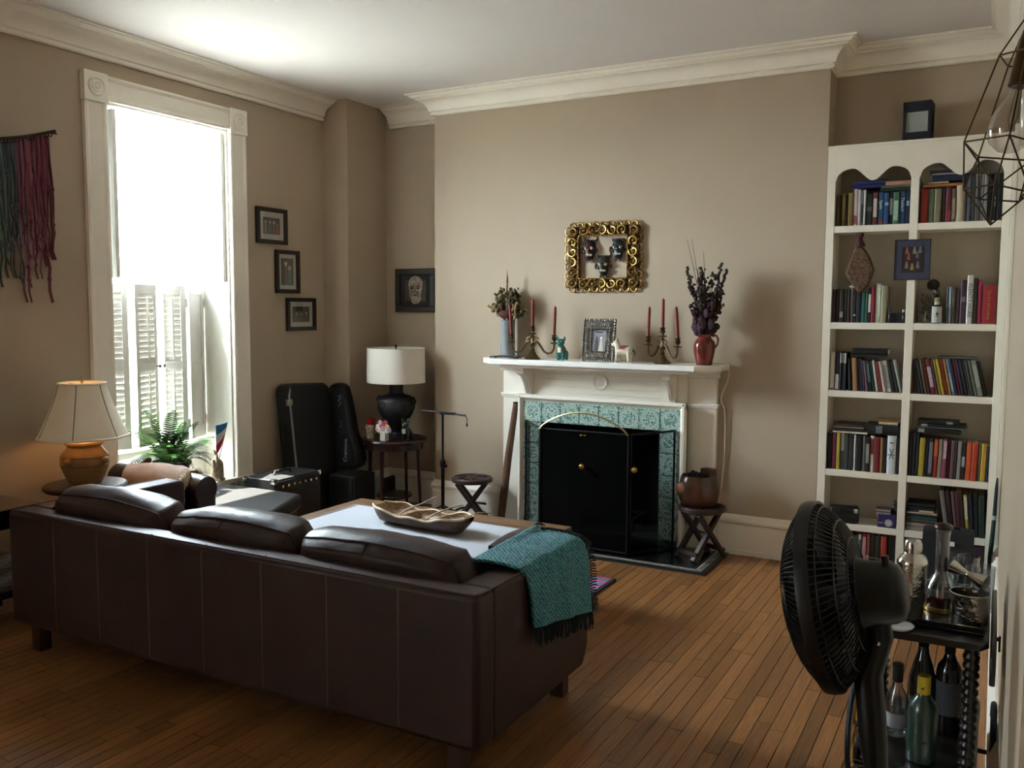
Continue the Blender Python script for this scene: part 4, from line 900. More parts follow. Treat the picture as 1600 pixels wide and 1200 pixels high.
bx(-.12, .12, -.13, .13, 0, .335).build('cabinet', mat('black_vinyl', '#0b0c0e', .55, bump=.1, bs=300), t, bevel=.008); bx(-.105, .105, -.138, -.128, .02, .315).build('grille', mat('black_grille_cloth', '#0a0d12', .9, bump=.3, bs=500), t); bx(-.04, .0, -.141, -.137, .085, .092).build('badge', ALU, t)
t = thing('gig_bag', 'black padded instrument bag with white script lettering', 'bag', (-4.415, 5.388, .338)); t.rotation_euler = (0, R(-6), 0)
NYL = mat('navy_black_nylon', '#0d0f16', .6, bump=.2, bs=120)
out = [(-.15, .02), (-.10, .0), (.08, 0), (.135, .02), (.155, .07), (.15, .16), (.12, .24), (.10, .30), (.095, .40), (.075, .55), (.055, .64), (.02, .675), (-.04, .68), (-.08, .655), (-.10, .60), (-.11, .4), (-.13, .3), (-.16, .2), (-.17, .1)]
b = B(); b.prism(out, -.055, .055, 1); b.build('padded_body', NYL, t, bevel=.03, seg=3)
b = B(); b.tube([(x_*.97, -.057, z_*.97+.01) for x_, z_ in out], .004, 5, closed=True); b.build('zip', BLACKM, t)
b = B(); b.prism([(-.06, .05), (.09, .05), (.10, .16), (.06, .27), (-.05, .27)], -.075, -.05, 1); b.build('pocket', NYL, t, bevel=.012)
LET = mat('white_embroidery', '#b9c0cc', .7)
text('lettering', 'Cremona', .048, LET, t, (.045, -.077, .155), (pi/2, R(-82), 0), .0006)
b = B(); b.tube(smoothpts([(.0, -.058, .50), (.03, -.058, .525), (.0, -.058, .545), (.035, -.058, .56), (.01, -.058, .575), (.04, -.058, .585)], 3), .0022, 5); b.build('emblem', LET, t)
b = B(); b.tube([(-.01, -.058, .34), (.015, -.07, .335), (.02, -.07, .375), (-.005, -.058, .385)], .005, 6); b.build('grab_handle', mat('grey_webbing', '#55585e', .8), t)
t = thing('amplifier', 'dark amplifier with chrome corners and knobs below the pictures', 'amplifier', (-4.33, 4.56, 0))
bx(-.14, .14, -.225, .235, 0, .445).build('cabinet', TOLEX, t, bevel=.006); bx(.135, .146, -.20, .21, .03, .33).build('grille', mat('dark_amp_cloth', '#15120f', .9, bump=.4, bs=400), t); bx(.06, .148, -.205, .215, .36, .43).build('control_panel', mat('amp_panel', '#171512', .35), t)
for k in range(7): b = B(); b.M = Matrix.Translation((.148, -.16+.055*k, .395)) @ Matrix.Rotation(pi/2, 4, 'Y'); b.lathe([(.011, 0), (.010, .012), (.006, .015), (0, .015)], 10); b.build('knob', CHROME, t)
for sx in (-1, 1):
    for sy, yy in ((-1, -.225), (1, .235)): b = B(); b.pillow((sx*.125, yy-sy*.014, .432), (.042, .04, .036), .3, 5); b.build('corner_cap', CHROME, t)
b = B(); b.tube([(0, -.08, .446), (0, -.07, .468), (0, .07, .468), (0, .08, .446)], .010, 8); b.build('top_handle', TOLEX, t)
# ------------------------------------------------------------------ pictures on the walls
PFR = mat('dark_espresso_frame', '#1f130e', .4, var=.2, vs=12); MATB = mat('white_mat_board', '#b9bab4', .8); NIGHT = mat('dark_photo_ground', '#15161a', .35)
def picture(label, y0, y1, z0, z1, fw, mw, figs):
    loc = (XL, (y0+y1)/2, (z0+z1)/2); t = thing('framed_photo', label, 'picture', loc, 0, 'framed costume photographs in a stepped row'); h, v = (y1-y0)/2, (z1-z0)/2
    for a in ((-h, h, v-fw, v), (-h, h, -v, -v+fw), (-h, -h+fw, -v+fw, v-fw), (h-fw, h, -v+fw, v-fw)):
        bx(.001, .026, a[0], a[1], a[2], a[3]).build('frame_bar', PFR, t, bevel=.003)
    bx(.001, .010, -h+fw, h-fw, -v+fw, v-fw).build('mat_board', MATB, t)
    p = bx(.010, .0115, -h+fw+mw, h-fw-mw, -v+fw+mw, v-fw-mw).build('print', NIGHT, t); hh, vv = h-fw-mw, v-fw-mw
    for fy, fz, s, col, col2 in figs:
        m = mat('costume_'+col.strip('#'), col, .5); sk = mat('costume_head_'+col2.strip('#'), col2, .5)
        b = B(); cy, cz = fy*hh, -vv+fz*vv; H_ = s*vv
        b.prism([(cy-.30*H_*.6, cz), (cy+.30*H_*.6, cz), (cy+.2*H_*.6, cz+.6*H_), (cy+.28*H_*.6, cz+.95*H_), (cy-.28*H_*.6, cz+.95*H_), (cy-.2*H_*.6, cz+.6*H_)], .0113, .0122, 0); q = b.build('costumed_figure', m, p)
        b = B(); b.ball((.0118, cy, cz+1.12*H_), (.0012, .13*H_, .15*H_), 10, 6); b.prism([(cy-.25*H_, cz+1.2*H_), (cy+.25*H_, cz+1.2*H_), (cy, cz+1.38*H_)], .0118, .0128, 0); b.build('hat_and_face', sk, q)
    bx(.0128, .0135, -h+fw, h-fw, -v+fw, v-fw).build('glass', clearglass('picture_glass', (1, 1, 1), .02), t, smooth=0)
picture('dark framed photo of four costumed figures, topmost of three', 4.718, 5.028, 2.062, 2.322, .030, .040, [(-.72, .12, 1.1, '#8d9096', '#b9b5ac'), (-.22, .08, 1.15, '#2f6b68', '#a89a8c'), (.28, .12, 1.1, '#6d3a4a', '#bfb4a4'), (.68, .05, .95, '#b02f3a', '#a06a58')])
picture('tall dark framed photo of two costumed dancers, middle of three', 4.903, 5.155, 1.705, 2.025, .030, .030, [(-.25, .45, .95, '#7d2f3e', '#c8c4bc'), (.35, .1, 1.0, '#2c6763', '#b9ab9c'), (-.2, .05, .7, '#2f4a4c', '#5a4a44')])
picture('small dark framed photo of three crouching figures, lowest of three', 5.011, 5.331, 1.422, 1.672, .030, .036, [(-.55, .12, .8, '#6b4240', '#b8a898'), (.05, .1, .75, '#54403e', '#a39184'), (.6, .12, .85, '#6b4240', '#b8a898')])
t = thing('relief_portrait', 'dark framed square picture of a weathered face in the alcove', 'picture', (-4.15, YB, 1.74))
h, v, fw = .195, .175, .048
for a in ((-h, h, v-fw, v), (-h, h, -v, -v+fw), (-h, -h+fw, -v+fw, v-fw), (h-fw, h, -v+fw, v-fw)): bx(a[0], a[1], -.032, -.001, a[2], a[3]).build('frame_bar', PFR, t, bevel=.006)
bx(-h+fw, h-fw, -.012, -.001, -v+fw, v-fw).build('dark_mat', mat('black_mat_board', '#120e0c', .7), t)
SEP = mat('sepia_print', '#7a6a5c', .5, var=.5, vs=28, col2='#b8a694')
p = bx(-.105, .105, -.016, -.011, -.085, .085).build('sepia_print', mat('sepia_dark', '#3d332c', .5, var=.5, vs=30), t)
b = blob([((0, -.012, -.055), (0, -.012, .05), .055, .07)], []); b.v = [(x_, -.016+(y_+.012)*.12, z_) for x_, y_, z_ in b.v]; b.build('face_shape', SEP, p, smooth=80)
SD = mat('sepia_shadow', '#241c18', .6)
for s in (-1, 1):
    b = B(); b.tube([(s*.012, -.026, .028), (s*.03, -.027, .034), (s*.05, -.024, .026)], [.003, .006, .003], 6); b.ball((s*.03, -.025, .016), (.015, .003, .007), 8, 6); b.build('eye_shadow', SD, p)
    b = B(); b.tube([(s*.018, -.027, -.005), (s*.036, -.026, -.025), (s*.038, -.024, -.05)], .0028, 5); b.build('cheek_crease', SD, p)
b = B(); b.tube([(0, -.027, .025), (0, -.030, -.012)], [.006, .012], 8); b.build('nose', SEP, p); b = B(); b.tube([(-.024, -.026, -.042), (0, -.028, -.036), (.024, -.026, -.042)], [.002, .004, .002], 6); b.build('mouth', SD, p)

# ------------------------------------------------------------------ fringed wall hanging
t = thing('wall_hanging', 'fringed yarn wall hanging on a curved branch at left', 'wall hanging', (XL, 2.75, 2.5))
BRW = mat('hanging_branch', '#2c1a16', .8, var=.3, vs=20)
def brz(y): s_ = (y-2.3)/(3.18-2.3); return 2.46+.115*max(0, (s_-.45)/.55)**1.6
pts = [(.03, y-2.75, brz(y)-2.5) for y in [2.3+.88*i/22 for i in range(23)]]
B().tube(pts, .009, 8).build('branch', BRW, t); B().tube([(.03, 3.15-2.75, brz(3.15)-2.5), (.035, 3.19-2.75, brz(3.18)-2.515)], [.008, .003], 7).build('twig_tip', BRW, t)
b = B()
for k in range(40): y = 2.32+.83*k/39; b.tube(arcpts((.03, y-2.75, brz(y)-2.5-.012), .011, 0, 2*pi, 8, 'yz')[:-1], .0035, 5, closed=True)
tag(b.build('knotted_heading', mat('dark_yarn', '#341c20', .95), t), kind='stuff')
YC_ = ['#5a1f2c', '#6b2a3a', '#7a3f52', '#6d3350', '#3f3a44', '#3c4c50', '#4a5c58', '#5a6a60', '#8a7a68', '#a08c74', '#7a5238', '#6a3026', '#8c8070', '#54342c']
g = random.Random(21); n = 60
for k in range(n):
    y = 3.14-.80*k/(n-1); idx = min(len(YC_)-1, max(0, int(k/n*len(YC_)*1.25+g.uniform(-.7, .7)))) % len(YC_); m = mat('yarn_'+YC_[idx].strip('#'), YC_[idx], .95, sheen=.2)
    zb = g.choice((1.95, 1.9, 1.82, 1.75, 1.70, 1.62)) if k > 2 else 1.86; zt_ = brz(y)-.015; wig = g.uniform(0, 6); r = g.uniform(.005, .012); pp = []
    for i in range(15):
        u = i/14; z = zt_+(zb-zt_)*u; pp.append((.022+.006*sin(u*9+wig), y-2.75+.020*u+.008*sin(u*7+wig)*u+(.008*sin(u*26) if u > .75 else 0), z-2.5))
    b = B(); b.tube(pp, [r*(1-.35*i/14) for i in range(15)], 6)
    for q in range(g.choice((1, 2, 3))):
        pk = Vector(pp[g.randrange(3, 14)]); b.ball(pk, (.012, .013, .014), 7, 5)
    b.build('yarn_strand', m, t, smooth=60)

# ------------------------------------------------------------------ corner tables and ceramic lamp
BLKW = mat('black_lacquer', '#0b0a0a', .2, coat=.4)
t = thing('black_side_table', 'black lacquered side table at the sofa far left end', 'table', (-4.44, 2.45, 0))
bx(-.21, .215, -.27, .285, .575, .602).build('top', BLKW, t, bevel=.004); bx(-.19, .195, -.25, .265, .15, .17).build('lower_shelf', BLKW, t)
for sx in (-.185, .19):
    for sy in (-.245, .26): bx(sx-.018, sx+.018, sy-.018, sy+.018, 0, .575).build('leg', BLKW, t)
b = B(); b.box(-.19, .195, -.25, -.23, .50, .575); b.box(-.19, .195, .245, .265, .50, .575); b.box(.175, .195, -.23, .245, .50, .575); b.box(-.19, -.17, -.23, .245, .50, .575); b.build('apron', BLKW, t)
ZEB = mat('striped_grey_wool', '#8f8a82', .95, var=.75, vs=5, stretch=(1, 1, 9), col2='#b8b3aa')
for k, (z0, nm) in enumerate(((.17, 'folded striped grey blanket, lower one under the black side table'), (.265, 'folded striped grey blanket, upper one under the black side table'))):
    b = B(); b.pillow((0, 0, .0475), (.33, .42, .095), .16, 10, .008, k*5); tag(b.build('folded_blanket', ZEB, loc=(-4.44, 2.45, z0), smooth=80), nm, 'blanket', 'blankets under the black side table')
t = thing('lamp_stand_table', 'small dark wooden table behind the sofa under the ceramic lamp', 'table', (-4.36, 3.07, 0))
B().lathe([(0, .60), (.205, .60), (.215, .61), (.215, .622), (.205, .63), (0, .63)], 40).build('top', DARKW, t); B().lathe([(.03, .05), (.022, .2), (.03, .35), (.02, .5), (.05, .60)], 20).build('column', MAHO, t)
for a in (90, 210, 330): B().tube([(.0, 0, .14), (.1*cos(R(a)), .1*sin(R(a)), .1), (.2*cos(R(a)), .2*sin(R(a)), .012)], [.022, .018, .012], 8).build('foot', MAHO, t)
t = thing('ceramic_lamp', 'tan ceramic jar lamp with cream bell shade by the window', 'lamp', (-4.36, 3.07, .63))
JAR = mat('tan_stoneware', '#8f6c42', .42, var=.2, vs=14, bump=.1, bs=25)
B().lathe([(.075, 0), (.085, .008), (.10, .04), (.118, .09), (.125, .13), (.118, .165), (.098, .19), (.085, .205), (.09, .215), (.10, .222), (.096, .232), (.07, .24), (.02, .242)], 40).build('jar', JAR, t)
for z, r in ((.155, .1225), (.108, .1235)): B().tube(arcpts((0, 0, z), r, 0, 2*pi, 40, 'xy')[:-1], .0022, 6, closed=True).build('incised_ring', mat('incised_line', '#6a4a26', .5), t)
for a in (-75, 15, 105, 195):
    c, s = cos(R(a)), sin(R(a)); B().ball((.128*c, .128*s, .135), (.022, .022, .02), 10, 8).build('lug', JAR, t)
SHADE = mat('cream_silk_shade', '#f3ecda', .8, bump=.05, bs=200, spec=.2)
_n = SHADE.node_tree; _tr = _n.nodes.new('ShaderNodeBsdfTranslucent'); _tr.inputs[0].default_value = (.85, .74, .55, 1); _mx = _n.nodes.new('ShaderNodeMixShader'); _mx.inputs[0].default_value = .07; _n.links.new(_n.nodes['Principled BSDF'].outputs[0], _mx.inputs[1]); _n.links.new(_tr.outputs[0], _mx.inputs[2]); _n.links.new(_mx.outputs[0], _n.nodes['Material Output'].inputs[0])
def bell(u, v):
    a = 2*pi*u; zz = v; r = .118+(.225-.118)*((1-v)**1.25); oc = 1+.02*cos(6*a); return (r*oc*cos(a), r*oc*sin(a), .262+.29*zz)
b = B(); b.grid(bell, 72, 12, .003); b.build('shade', SHADE, t, smooth=70)
for k in range(6): b = B(); b.tube([Vector(bell(k/6+.03, v/8)) for v in range(9)], .0028, 6); b.build('panel_seam', mat('shade_seam', '#8c8068', .8), t)
for v in (0, 1): B().tube([Vector(bell(u/72, v)) for u in range(72)], .006, 7, closed=True).build('shade_rim', SHADE, t)
b = B(); b.cyl((0, 0, .24), (0, 0, .56), .004); b.bar((-.11, 0, .545), (.11, 0, .545), .003, .003); b.build('harp_rod', BRASS, t); b = B(); b.lathe([(.004, .555), (.009, .562), (.004, .57), (.007, .578), (.002, .59), (0, .598)], 12); b.build('finial', BRASS, t)
b = B(); b.ball((0, 0, .36), (.03, .03, .045), 12, 10); b.build('bulb', mat('lit_warm_bulb', '#d8d5cc', .3, emit=('#ffb868', 17.)), t)

# ------------------------------------------------------------------ chaise with throw
t = thing('chaise', 'dark leather chaise with rolled end below the window', 'chaise', (-4.2, 3.85, 0))
CHL = mat('dark_chaise_leather', '#2b1f1c', .35, var=.2, vs=6, bump=.1, bs=50); SEATL = mat('charcoal_chaise_seat', '#1f1d1a', .6, var=.15, vs=5, bump=.08, bs=60)
b = B(); b.prism([(-.40, -.28), (.36, -.28), (.50, -.02), (.30, .43), (-.40, .43)], .30, .40, 2); b.build('seat_pad', SEATL, t, bevel=.025, seg=3)
b = B(); b.prism([(-.38, -.26), (.34, -.26), (.47, -.02), (.28, .41), (-.38, .41)], .10, .30, 2); b.build('base', CHL, t, bevel=.01)
b = B(); b.box(-.40, .335, -.455, -.30, .10, .56); b.build('rolled_end', CHL, t, bevel=.03, seg=3); b = B(); b.tube([(-.40, -.385, .575), (.30, -.385, .575), (.338, -.385, .572)], [.085, .085, .078], 18); b.build('top_roll', CHL, t, smooth=50)
b = B(); b.tube([(-.38, -.30, .60), (-.33, -.27, .64), (-.30, -.26, .665)], [.016, .020, .018], 10); b.ball((-.297, -.258, .67), .021, 10, 8); b.build('wooden_finial', mat('warm_brown_wood', '#5b3a26', .45), t)
for x_, y_ in ((-.33, -.40), (.28, -.40), (-.33, .36), (.25, .36)): bx(x_-.025, x_+.025, y_-.025, y_+.025, 0, .10).build('leg', LEGW, t)
PINK = knit('dusty_pink_weave', '#9a7c70', '#cdb8a8', 60., .4)
t = thing('chaise_throw', 'dusty pink woven throw with knotted fringe over the chaise end', 'blanket', (-4.20, 3.465, .665))
def cf(u, v):
    a = -1.0+3.1*v; x_ = -.27+.48*u; bulge = .02*sin(pi*u); r = .094+bulge
    y_ = -.002-r*cos(a) if v < .75 else -.002-r*cos(-1.0+3.1*.75); z_ = -.085+r*sin(a)
    if v > .78: z_ = -.085+r*sin(-1.0+3.1*.78)-(v-.78)*.6; y_ = .06+.02*(v-.78)
    if a < 0: y_ = -.002-r; z_ = -.085+a*.20
    return (x_+.01*sin(5*v), y_, z_+.01*mnoise.noise(Vector((u*6, v*5, 2))))
B().grid(cf, 30, 30, .008).build('woven_panel', PINK, t, smooth=80)
g = random.Random(8); FR = mat('cream_yarn_fringe', '#b0a08c', .95)
for k in range(13):
    v = .08+.72*k/12; p = Vector(cf(1, v)); b = B(); b.ball(p, (.019, .016, .016), 7, 5)
    b.tube([p, p+Vector((.022, -.004, .006)), p+Vector((.05, -.012+g.uniform(-.008, .008), -.012)), p+Vector((.066, -.02, -.04-g.uniform(0, .02)))], [.013, .014, .011, .005], 6); b.build('knotted_tassel', FR, t, smooth=60)

# ------------------------------------------------------------------ fern, stone hand, flag on the sill
t = thing('potted_fern', 'bushy green fern in a dark pot on the window sill', 'plant', (-4.765, 3.985, .4005))
B().lathe([(.085, 0), (.09, .005), (.118, .15), (.126, .152), (.13, .178), (.12, .18), (.114, .155), (.10, .15), (0, .15)], 32).build('pot', mat('dark_brown_pot', '#2a1c16', .5, var=.2, vs=20), t)
B().lathe([(0, .152), (.06, .156), (.112, .15)], 24).build('soil', mat('potting_soil', '#1a120c', 1., bump=.5, bs=60), t)
FG = [mat('fern_green', '#3d6b26', .55, var=.25, vs=14, spec=.3), mat('fern_deep_green', '#284f1f', .55, var=.25, vs=14, spec=.3), mat('fern_light_green', '#5b8a36', .55, var=.2, vs=14, spec=.3)]
def frond(L, droop, seed, m):
    g = random.Random(seed); b = B(); n = 22; pts = []
    for i in range(n+1):
        u = i/n; pts.append(Vector((L*(u-.12*u*u*droop), .02*sin(u*3+seed), L*(.95*u-droop*u*u*.95))))
    b.tube(pts, [.0026*(1-.7*i/n) for i in range(n+1)], 4, caps=False)
    for i in range(2, n+1):
        u = i/n; w = .052*(L/.35)*sin(pi*(.12+.86*(1-u)))**.8*(1 if u < .95 else .6); d = (pts[i]-pts[i-1]).normalized()
        for s in (-1, 1):
            sd = Vector((0, s, 0)); base = pts[i]; tip = base+sd*w+d*w*.35+Vector((0, 0, -.18*w)); wd = d*.0075*(L/.35); mid = base.lerp(tip, .45)
            b.add([base-wd*.4, base+wd*.4, mid+wd*.75+Vector((0, 0, .003)), tip, mid-wd*.75+Vector((0, 0, .003))], [(0, 1, 2, 4), (4, 2, 3)])
    me_o = b.build('frond', m, t, smooth=0); return me_o
protos = [frond(.34, .75, 1, FG[0]), frond(.30, .95, 2, FG[1]), frond(.38, .6, 3, FG[0]), frond(.27, 1.15, 4, FG[2]), frond(.36, .85, 5, FG[1])]
g = random.Random(31)
for k in range(84):
    o = protos[k] if k < 5 else protos[k % 5].copy()
    if k >= 5: COL.objects.link(o)
    a = k*2.399+g.uniform(-.25, .25); r = .02+.06*((k*.618) % 1); s = g.uniform(.8, 1.15)
    if cos(a) < -.2: s *= .45
    if sin(a) > .45: s *= .72
    o.location = (r*cos(a), r*sin(a), .15); o.rotation_euler = (g.uniform(-.15, .15), (-.15, -.45, -.75, -.95)[k % 4]+g.uniform(-.12, .12), a); o.scale = (s, s, s)
STONE = mat('weathered_stone', '#8a7c64', .85, var=.5, vs=35, bump=.4, bs=50, col2='#b3a78e')
t = thing('stone_hand', 'weathered carved stone hand sculpture standing on the sill', 'sculpture', (-4.705, 4.32, .4005), R(-35))
b = blob([((0, 0, .03), (0, 0, .11), .045, .043), ((-.028, 0, .11), (-.034, -.004, .165), .014, .012), ((-.034, -.004, .165), (-.03, -.016, .195), .012, .010), ((-.010, 0, .115), (-.010, -.002, .175), .0145, .012), ((-.010, -.002, .175), (-.008, -.014, .205), .012, .010), ((.012, 0, .115), (.014, -.002, .17), .014, .012), ((.014, -.002, .17), (.014, -.014, .198), .012, .0095), ((.03, 0, .105), (.038, -.002, .145), .0125, .010), ((.038, -.002, .145), (.038, -.010, .17), .010, .0085), ((.03, -.02, .06), (.062, -.025, .10), .017, .014), ((.062, -.025, .10), (.062, -.03, .15), .013, .010)], [((0, 0, .012), (.052, .045, .02))])
b.build('carved_hand', STONE, t, remesh=.0055)
B().lathe([(.0, 0), (.05, 0), (.054, .008), (.05, .016), (0, .016)], 20).build('base', STONE, t)
t = thing('small_flag', 'small red white and blue paper flag stuck in the stone hand', 'flag', (-4.70, 4.335, .545))
B().cyl((0, 0, 0), (.0, .085, .25), .0025, n=6).build('stick', mat('flag_stick', '#8d7a5c', .6), t)
def flg(j0, j1):
    def f(u, v):
        vv = j0+(j1-j0)*v; top = Vector((0, .085, .25)); ed = top+(Vector((0, .05, .145))-top)*vv*1.0
        return (ed.x+.012*sin(u*4)*u, ed.y-.10*u+.035*vv*u, ed.z-.012*u-.085*u*vv*1.2)
    return f
for j, c in ((0, '#2f77b5'), (1, '#d8dade'), (2, '#b8283a')):
    B().grid(flg(j/3, (j+1)/3), 8, 4, .0012).build('stripe', mat('flag_'+('blue', 'white', 'red')[j], c, .7), t, smooth=60)
# ------------------------------------------------------------------ built-in bookcase
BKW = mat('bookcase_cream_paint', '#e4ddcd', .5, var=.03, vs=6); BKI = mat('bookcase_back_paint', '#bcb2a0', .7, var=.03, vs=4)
BL = (-.45, 5.82, 0); FY = 5.70
t = thing('bookcase', 'tall cream built-in bookcase with scalloped top and two columns', 'bookcase', BL)
def K(n, m, b, **k): return b.build(n, m, t, **k)
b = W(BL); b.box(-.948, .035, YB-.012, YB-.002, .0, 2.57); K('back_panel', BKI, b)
for nm, xa, xb in (('left_stile', -.948, -.90), ('right_stile', -.006, .035), ('centre_stile', -.48, -.436)):
    b = W(BL); b.box(xa, xb, FY, YB-.012, 0, 2.372 if nm[0] == 'c' else 2.57); K(nm, BKW, b, bevel=.002)
SZ = [2.107, 1.524, 1.107, .615, .283]
CE = ((-.90, -.48), (-.436, -.006))
for z in SZ+[.03]:
    for xa, xb in CE:
        b = W(BL); b.box(xa, xb, FY+.002, YB-.012, z-.04 if z > .1 else 0, z); K('shelf', BKW, b, bevel=.002)
# scalloped valance
for xa, xb in CE:
    w_ = xb-xa; pts = []
    for i in range(33):
        u = i/32; uu = min(u, 1-u); zz = 2.372+.075*((max(0, 1-((.23-uu)/.23)**2))**.5 if uu < .23 else .5+.5*cos(pi*(uu-.23)/.27))
        pts.append((xa+w_*u, zz))
    poly = pts+[(xb, 2.57), (xa, 2.57)]
    b = W(BL); b.prism(poly, FY, FY+.02, 1); K('valance', BKW, b, smooth=30)
b = W(BL); b.box(-.48, -.436, FY, FY+.02, 2.372, 2.57); K('valance_post', BKW, b)
b = W(BL); b.box(-.948, .035, FY-.004, YB-.012, 2.57, 2.588); K('top_board', BKW, b, bevel=.002)
struct(bx(.036, XR-.0005, 5.64, 5.70, 0, 2.62).build('trim_3', BKW, bevel=.003))

# ------------------------------------------------------------------ books
PAGES = mat('book_pages', '#b9ae96', .9, var=.1, vs=80, stretch=(1, 1, 1))
CN = {}
def cname(h):
    import colorsys
    r, g_, b_ = [int(h[i:i+2], 16)/255 for i in (1, 3, 5)]; hh, l, s = colorsys.rgb_to_hls(r, g_, b_); hh *= 360
    if l < .11: return 'black'
    if s < .13: return 'black' if l < .16 else 'charcoal' if l < .28 else 'grey' if l < .52 else 'pale grey' if l < .68 else 'white'
    d = 'dark ' if l < .26 else 'pale ' if l > .62 else ''
    n = 'red' if hh < 12 or hh > 345 else 'rust' if hh < 22 else 'orange' if hh < 36 and l > .38 else 'brown' if hh < 40 and l < .45 else 'tan' if hh < 45 else 'yellow' if hh < 62 and l > .4 else 'olive' if hh < 75 else 'green' if hh < 160 else 'teal' if hh < 195 else 'blue' if hh < 250 else 'purple' if hh < 300 else 'plum'
    return d+n
ORD = 'first second third fourth fifth sixth seventh eighth ninth tenth eleventh twelfth thirteenth fourteenth fifteenth sixteenth seventeenth eighteenth nineteenth twentieth twenty-first twenty-second twenty-third'.split()
def bmat(h): return mat('cover_'+h.strip('#'), h, .5, var=.12, vs=25, spec=.4)
def book(label, group, x, y, z, w, d, h, col, lean=0., band=None, flat=False, title=None):
    """upright: spine faces -y, x = left bottom of spine; flat: lying, spine towards -y with its length h along x"""
    bk = thing('book', label, 'book', (x, y, z), 0, group)
    if flat: Mx = Matrix.Translation((0, 0, 0)) @ Matrix(((0, 0, 1, 0), (0, 1, 0, 0), (1, 0, 0, 0), (0, 0, 0, 1)))
    else: Mx = Matrix.Rotation(lean, 4, 'Y')
    m = bmat(col); c = min(.003, w*.16)
    b = B(); b.M = Mx
    b.prism([(0, .004), (w*.18, -.0015), (w*.5, -.003), (w*.82, -.0015), (w, .004), (w, d), (w-c, d), (w-c, .006), (c, .006), (c, d), (0, d)], 0, h, 2)
    if flat: b.f = [tuple(reversed(f)) for f in b.f]
    b.build('cover', m, bk, smooth=30)
    b = B(); b.M = Mx; b.box(c, w-c, .006, d-.004, .003, h-.003); b.build('page_block', PAGES, bk, smooth=0)
    if band:
        bc, z0, z1 = band; b = B(); b.M = Mx; b.box(w*.14, w*.86, -.0038, 0, h*z0, h*z1); b.build('spine_label', mat('label_'+bc.strip('#'), bc, .55, var=.25, vs=140), bk)
    if title:
        s, sz, tc, zf = title; o = text('spine_title', s, sz, mat('ink_'+tc.strip('#'), tc, .6), bk, (0, 0, 0), (0, 0, 0), .0004); o.matrix_local = Mx @ Matrix.Translation((w*.5, -.0042, h*zf)) @ Matrix.Rotation(pi/2, 4, 'X') @ Matrix.Rotation(-pi/2, 4, 'Z')
    return bk
g = random.Random(77)
def row(where, ci, z, spec, base_h, lean=(0, 0), x_lo=None, x_hi=None, front=.012, start=0, k=1.):
    """spec: width weight, colour, height factor, optional label colour / title"""
    xa, xb = CE[ci]; xa = (x_lo if x_lo is not None else xa+.004); xb = (x_hi if x_hi is not None else xb-.004); tot = sum(s[0] for s in spec); span = xb-xa
    l0, l1 = R(lean[0]), R(lean[1]); x = xa; n = len(spec); W_ = []
    hs = [base_h*(s[2] if len(s) > 2 else 1) for s in spec]
    ext = max(0, sin(-l0))*hs[0] if l0 < 0 else 0
    if l0 < 0: x = xa+sin(-l0)*hs[0]*1.0; span = xb-x
    if l1 > 0: span -= 0
    for i, s in enumerate(spec):
        ln = l0+(l1-l0)*i/max(1, n-1); adv = span*s[0]/tot; w = adv*cos(ln)*.97; hh = hs[i]; dpt = min(.20, max(.11, .68*hh))
        zz = z+.0006+(w*sin(ln) if ln > 0 else 0)
        band = s[3] if len(s) > 3 else None; title = s[4] if len(s) > 4 else None
        book(f'{cname(s[1])} book, {ORD[i+start]} from left on the {where}', 'upright books on the '+where, x, FY+front+g.uniform(0, .012), zz, w, dpt, hh, s[1], ln, band, False, title)
        x += adv
def stack(where, x, z, items, front=.015):
    """items bottom to top: thickness, length, colour, xoffset"""
    n = len(items)
    for i, it in enumerate(items):
        pos = ('bottom' if i == 0 else 'top' if i == n-1 else ORD[i]+' up') if n > 1 else 'only'
        book(f'{cname(it[2])} book lying flat, {pos} of the {where}', 'books lying flat in the '+where, x+it[3], FY+front, z, it[0], .15, it[1], it[2], 0, it[4] if len(it) > 4 else None, True); z += it[0]+.0005
    return z
WL_ = ('#b8b4a8', .28, .82)
row('top left shelf', 0, SZ[0], [(8, '#4b452c'), (3, '#2b2118', .97), (7, '#6a5c24', 1.02, ('#7d7030', .2, .9)), (5, '#2a1418', 1.0), (10, '#6e5f2c', 1.03), (8, '#b8a8a8', 1.14, ('#8a3a48', .05, .28)), (6, '#b9b8b0', 1.12), (5, '#5d5f60', 1.1, ('#1d1d1e', .1, .6)), (4, '#b5b5b2', 1.1), (13, '#1c211c', .96, ('#4a524c', .45, .6)), (9, '#5a2a26', 1.0, ('#b7aba6', .25, .82)), (12, '#1d4a66', 1.0, ('#7a2f22', .02, .16), ('Spain', .026, '#c8d2da', .62)), (9, '#22406e', .97, ('#8a9ab0', .6, .7)), (7, '#1e2c38', 1.0, ('#9aa5a8', .3, .8)), (11, '#3c5e4c', .98, ('#8fae98', .12, .74)), (12, '#1c3f5c', 1.0, None, ('Thailand', .024, '#c2ccd4', .6)), (7, '#151c34', 1.0, ('#7a86a0', .55, .7))], .192, front=.026)
z_ = stack('pile on the top left shelf', -.805, SZ[0]+.222, [(.022, .18, '#1d2552', 0), (.020, .185, '#242c5e', .005)], .026); stack('right pile on the top left shelf', -.655, SZ[0]+.196, [(.018, .165, '#1c2a26', .005), (.014, .16, '#4d5f48', .01), (.026, .135, '#a8786c', .035)], .026)
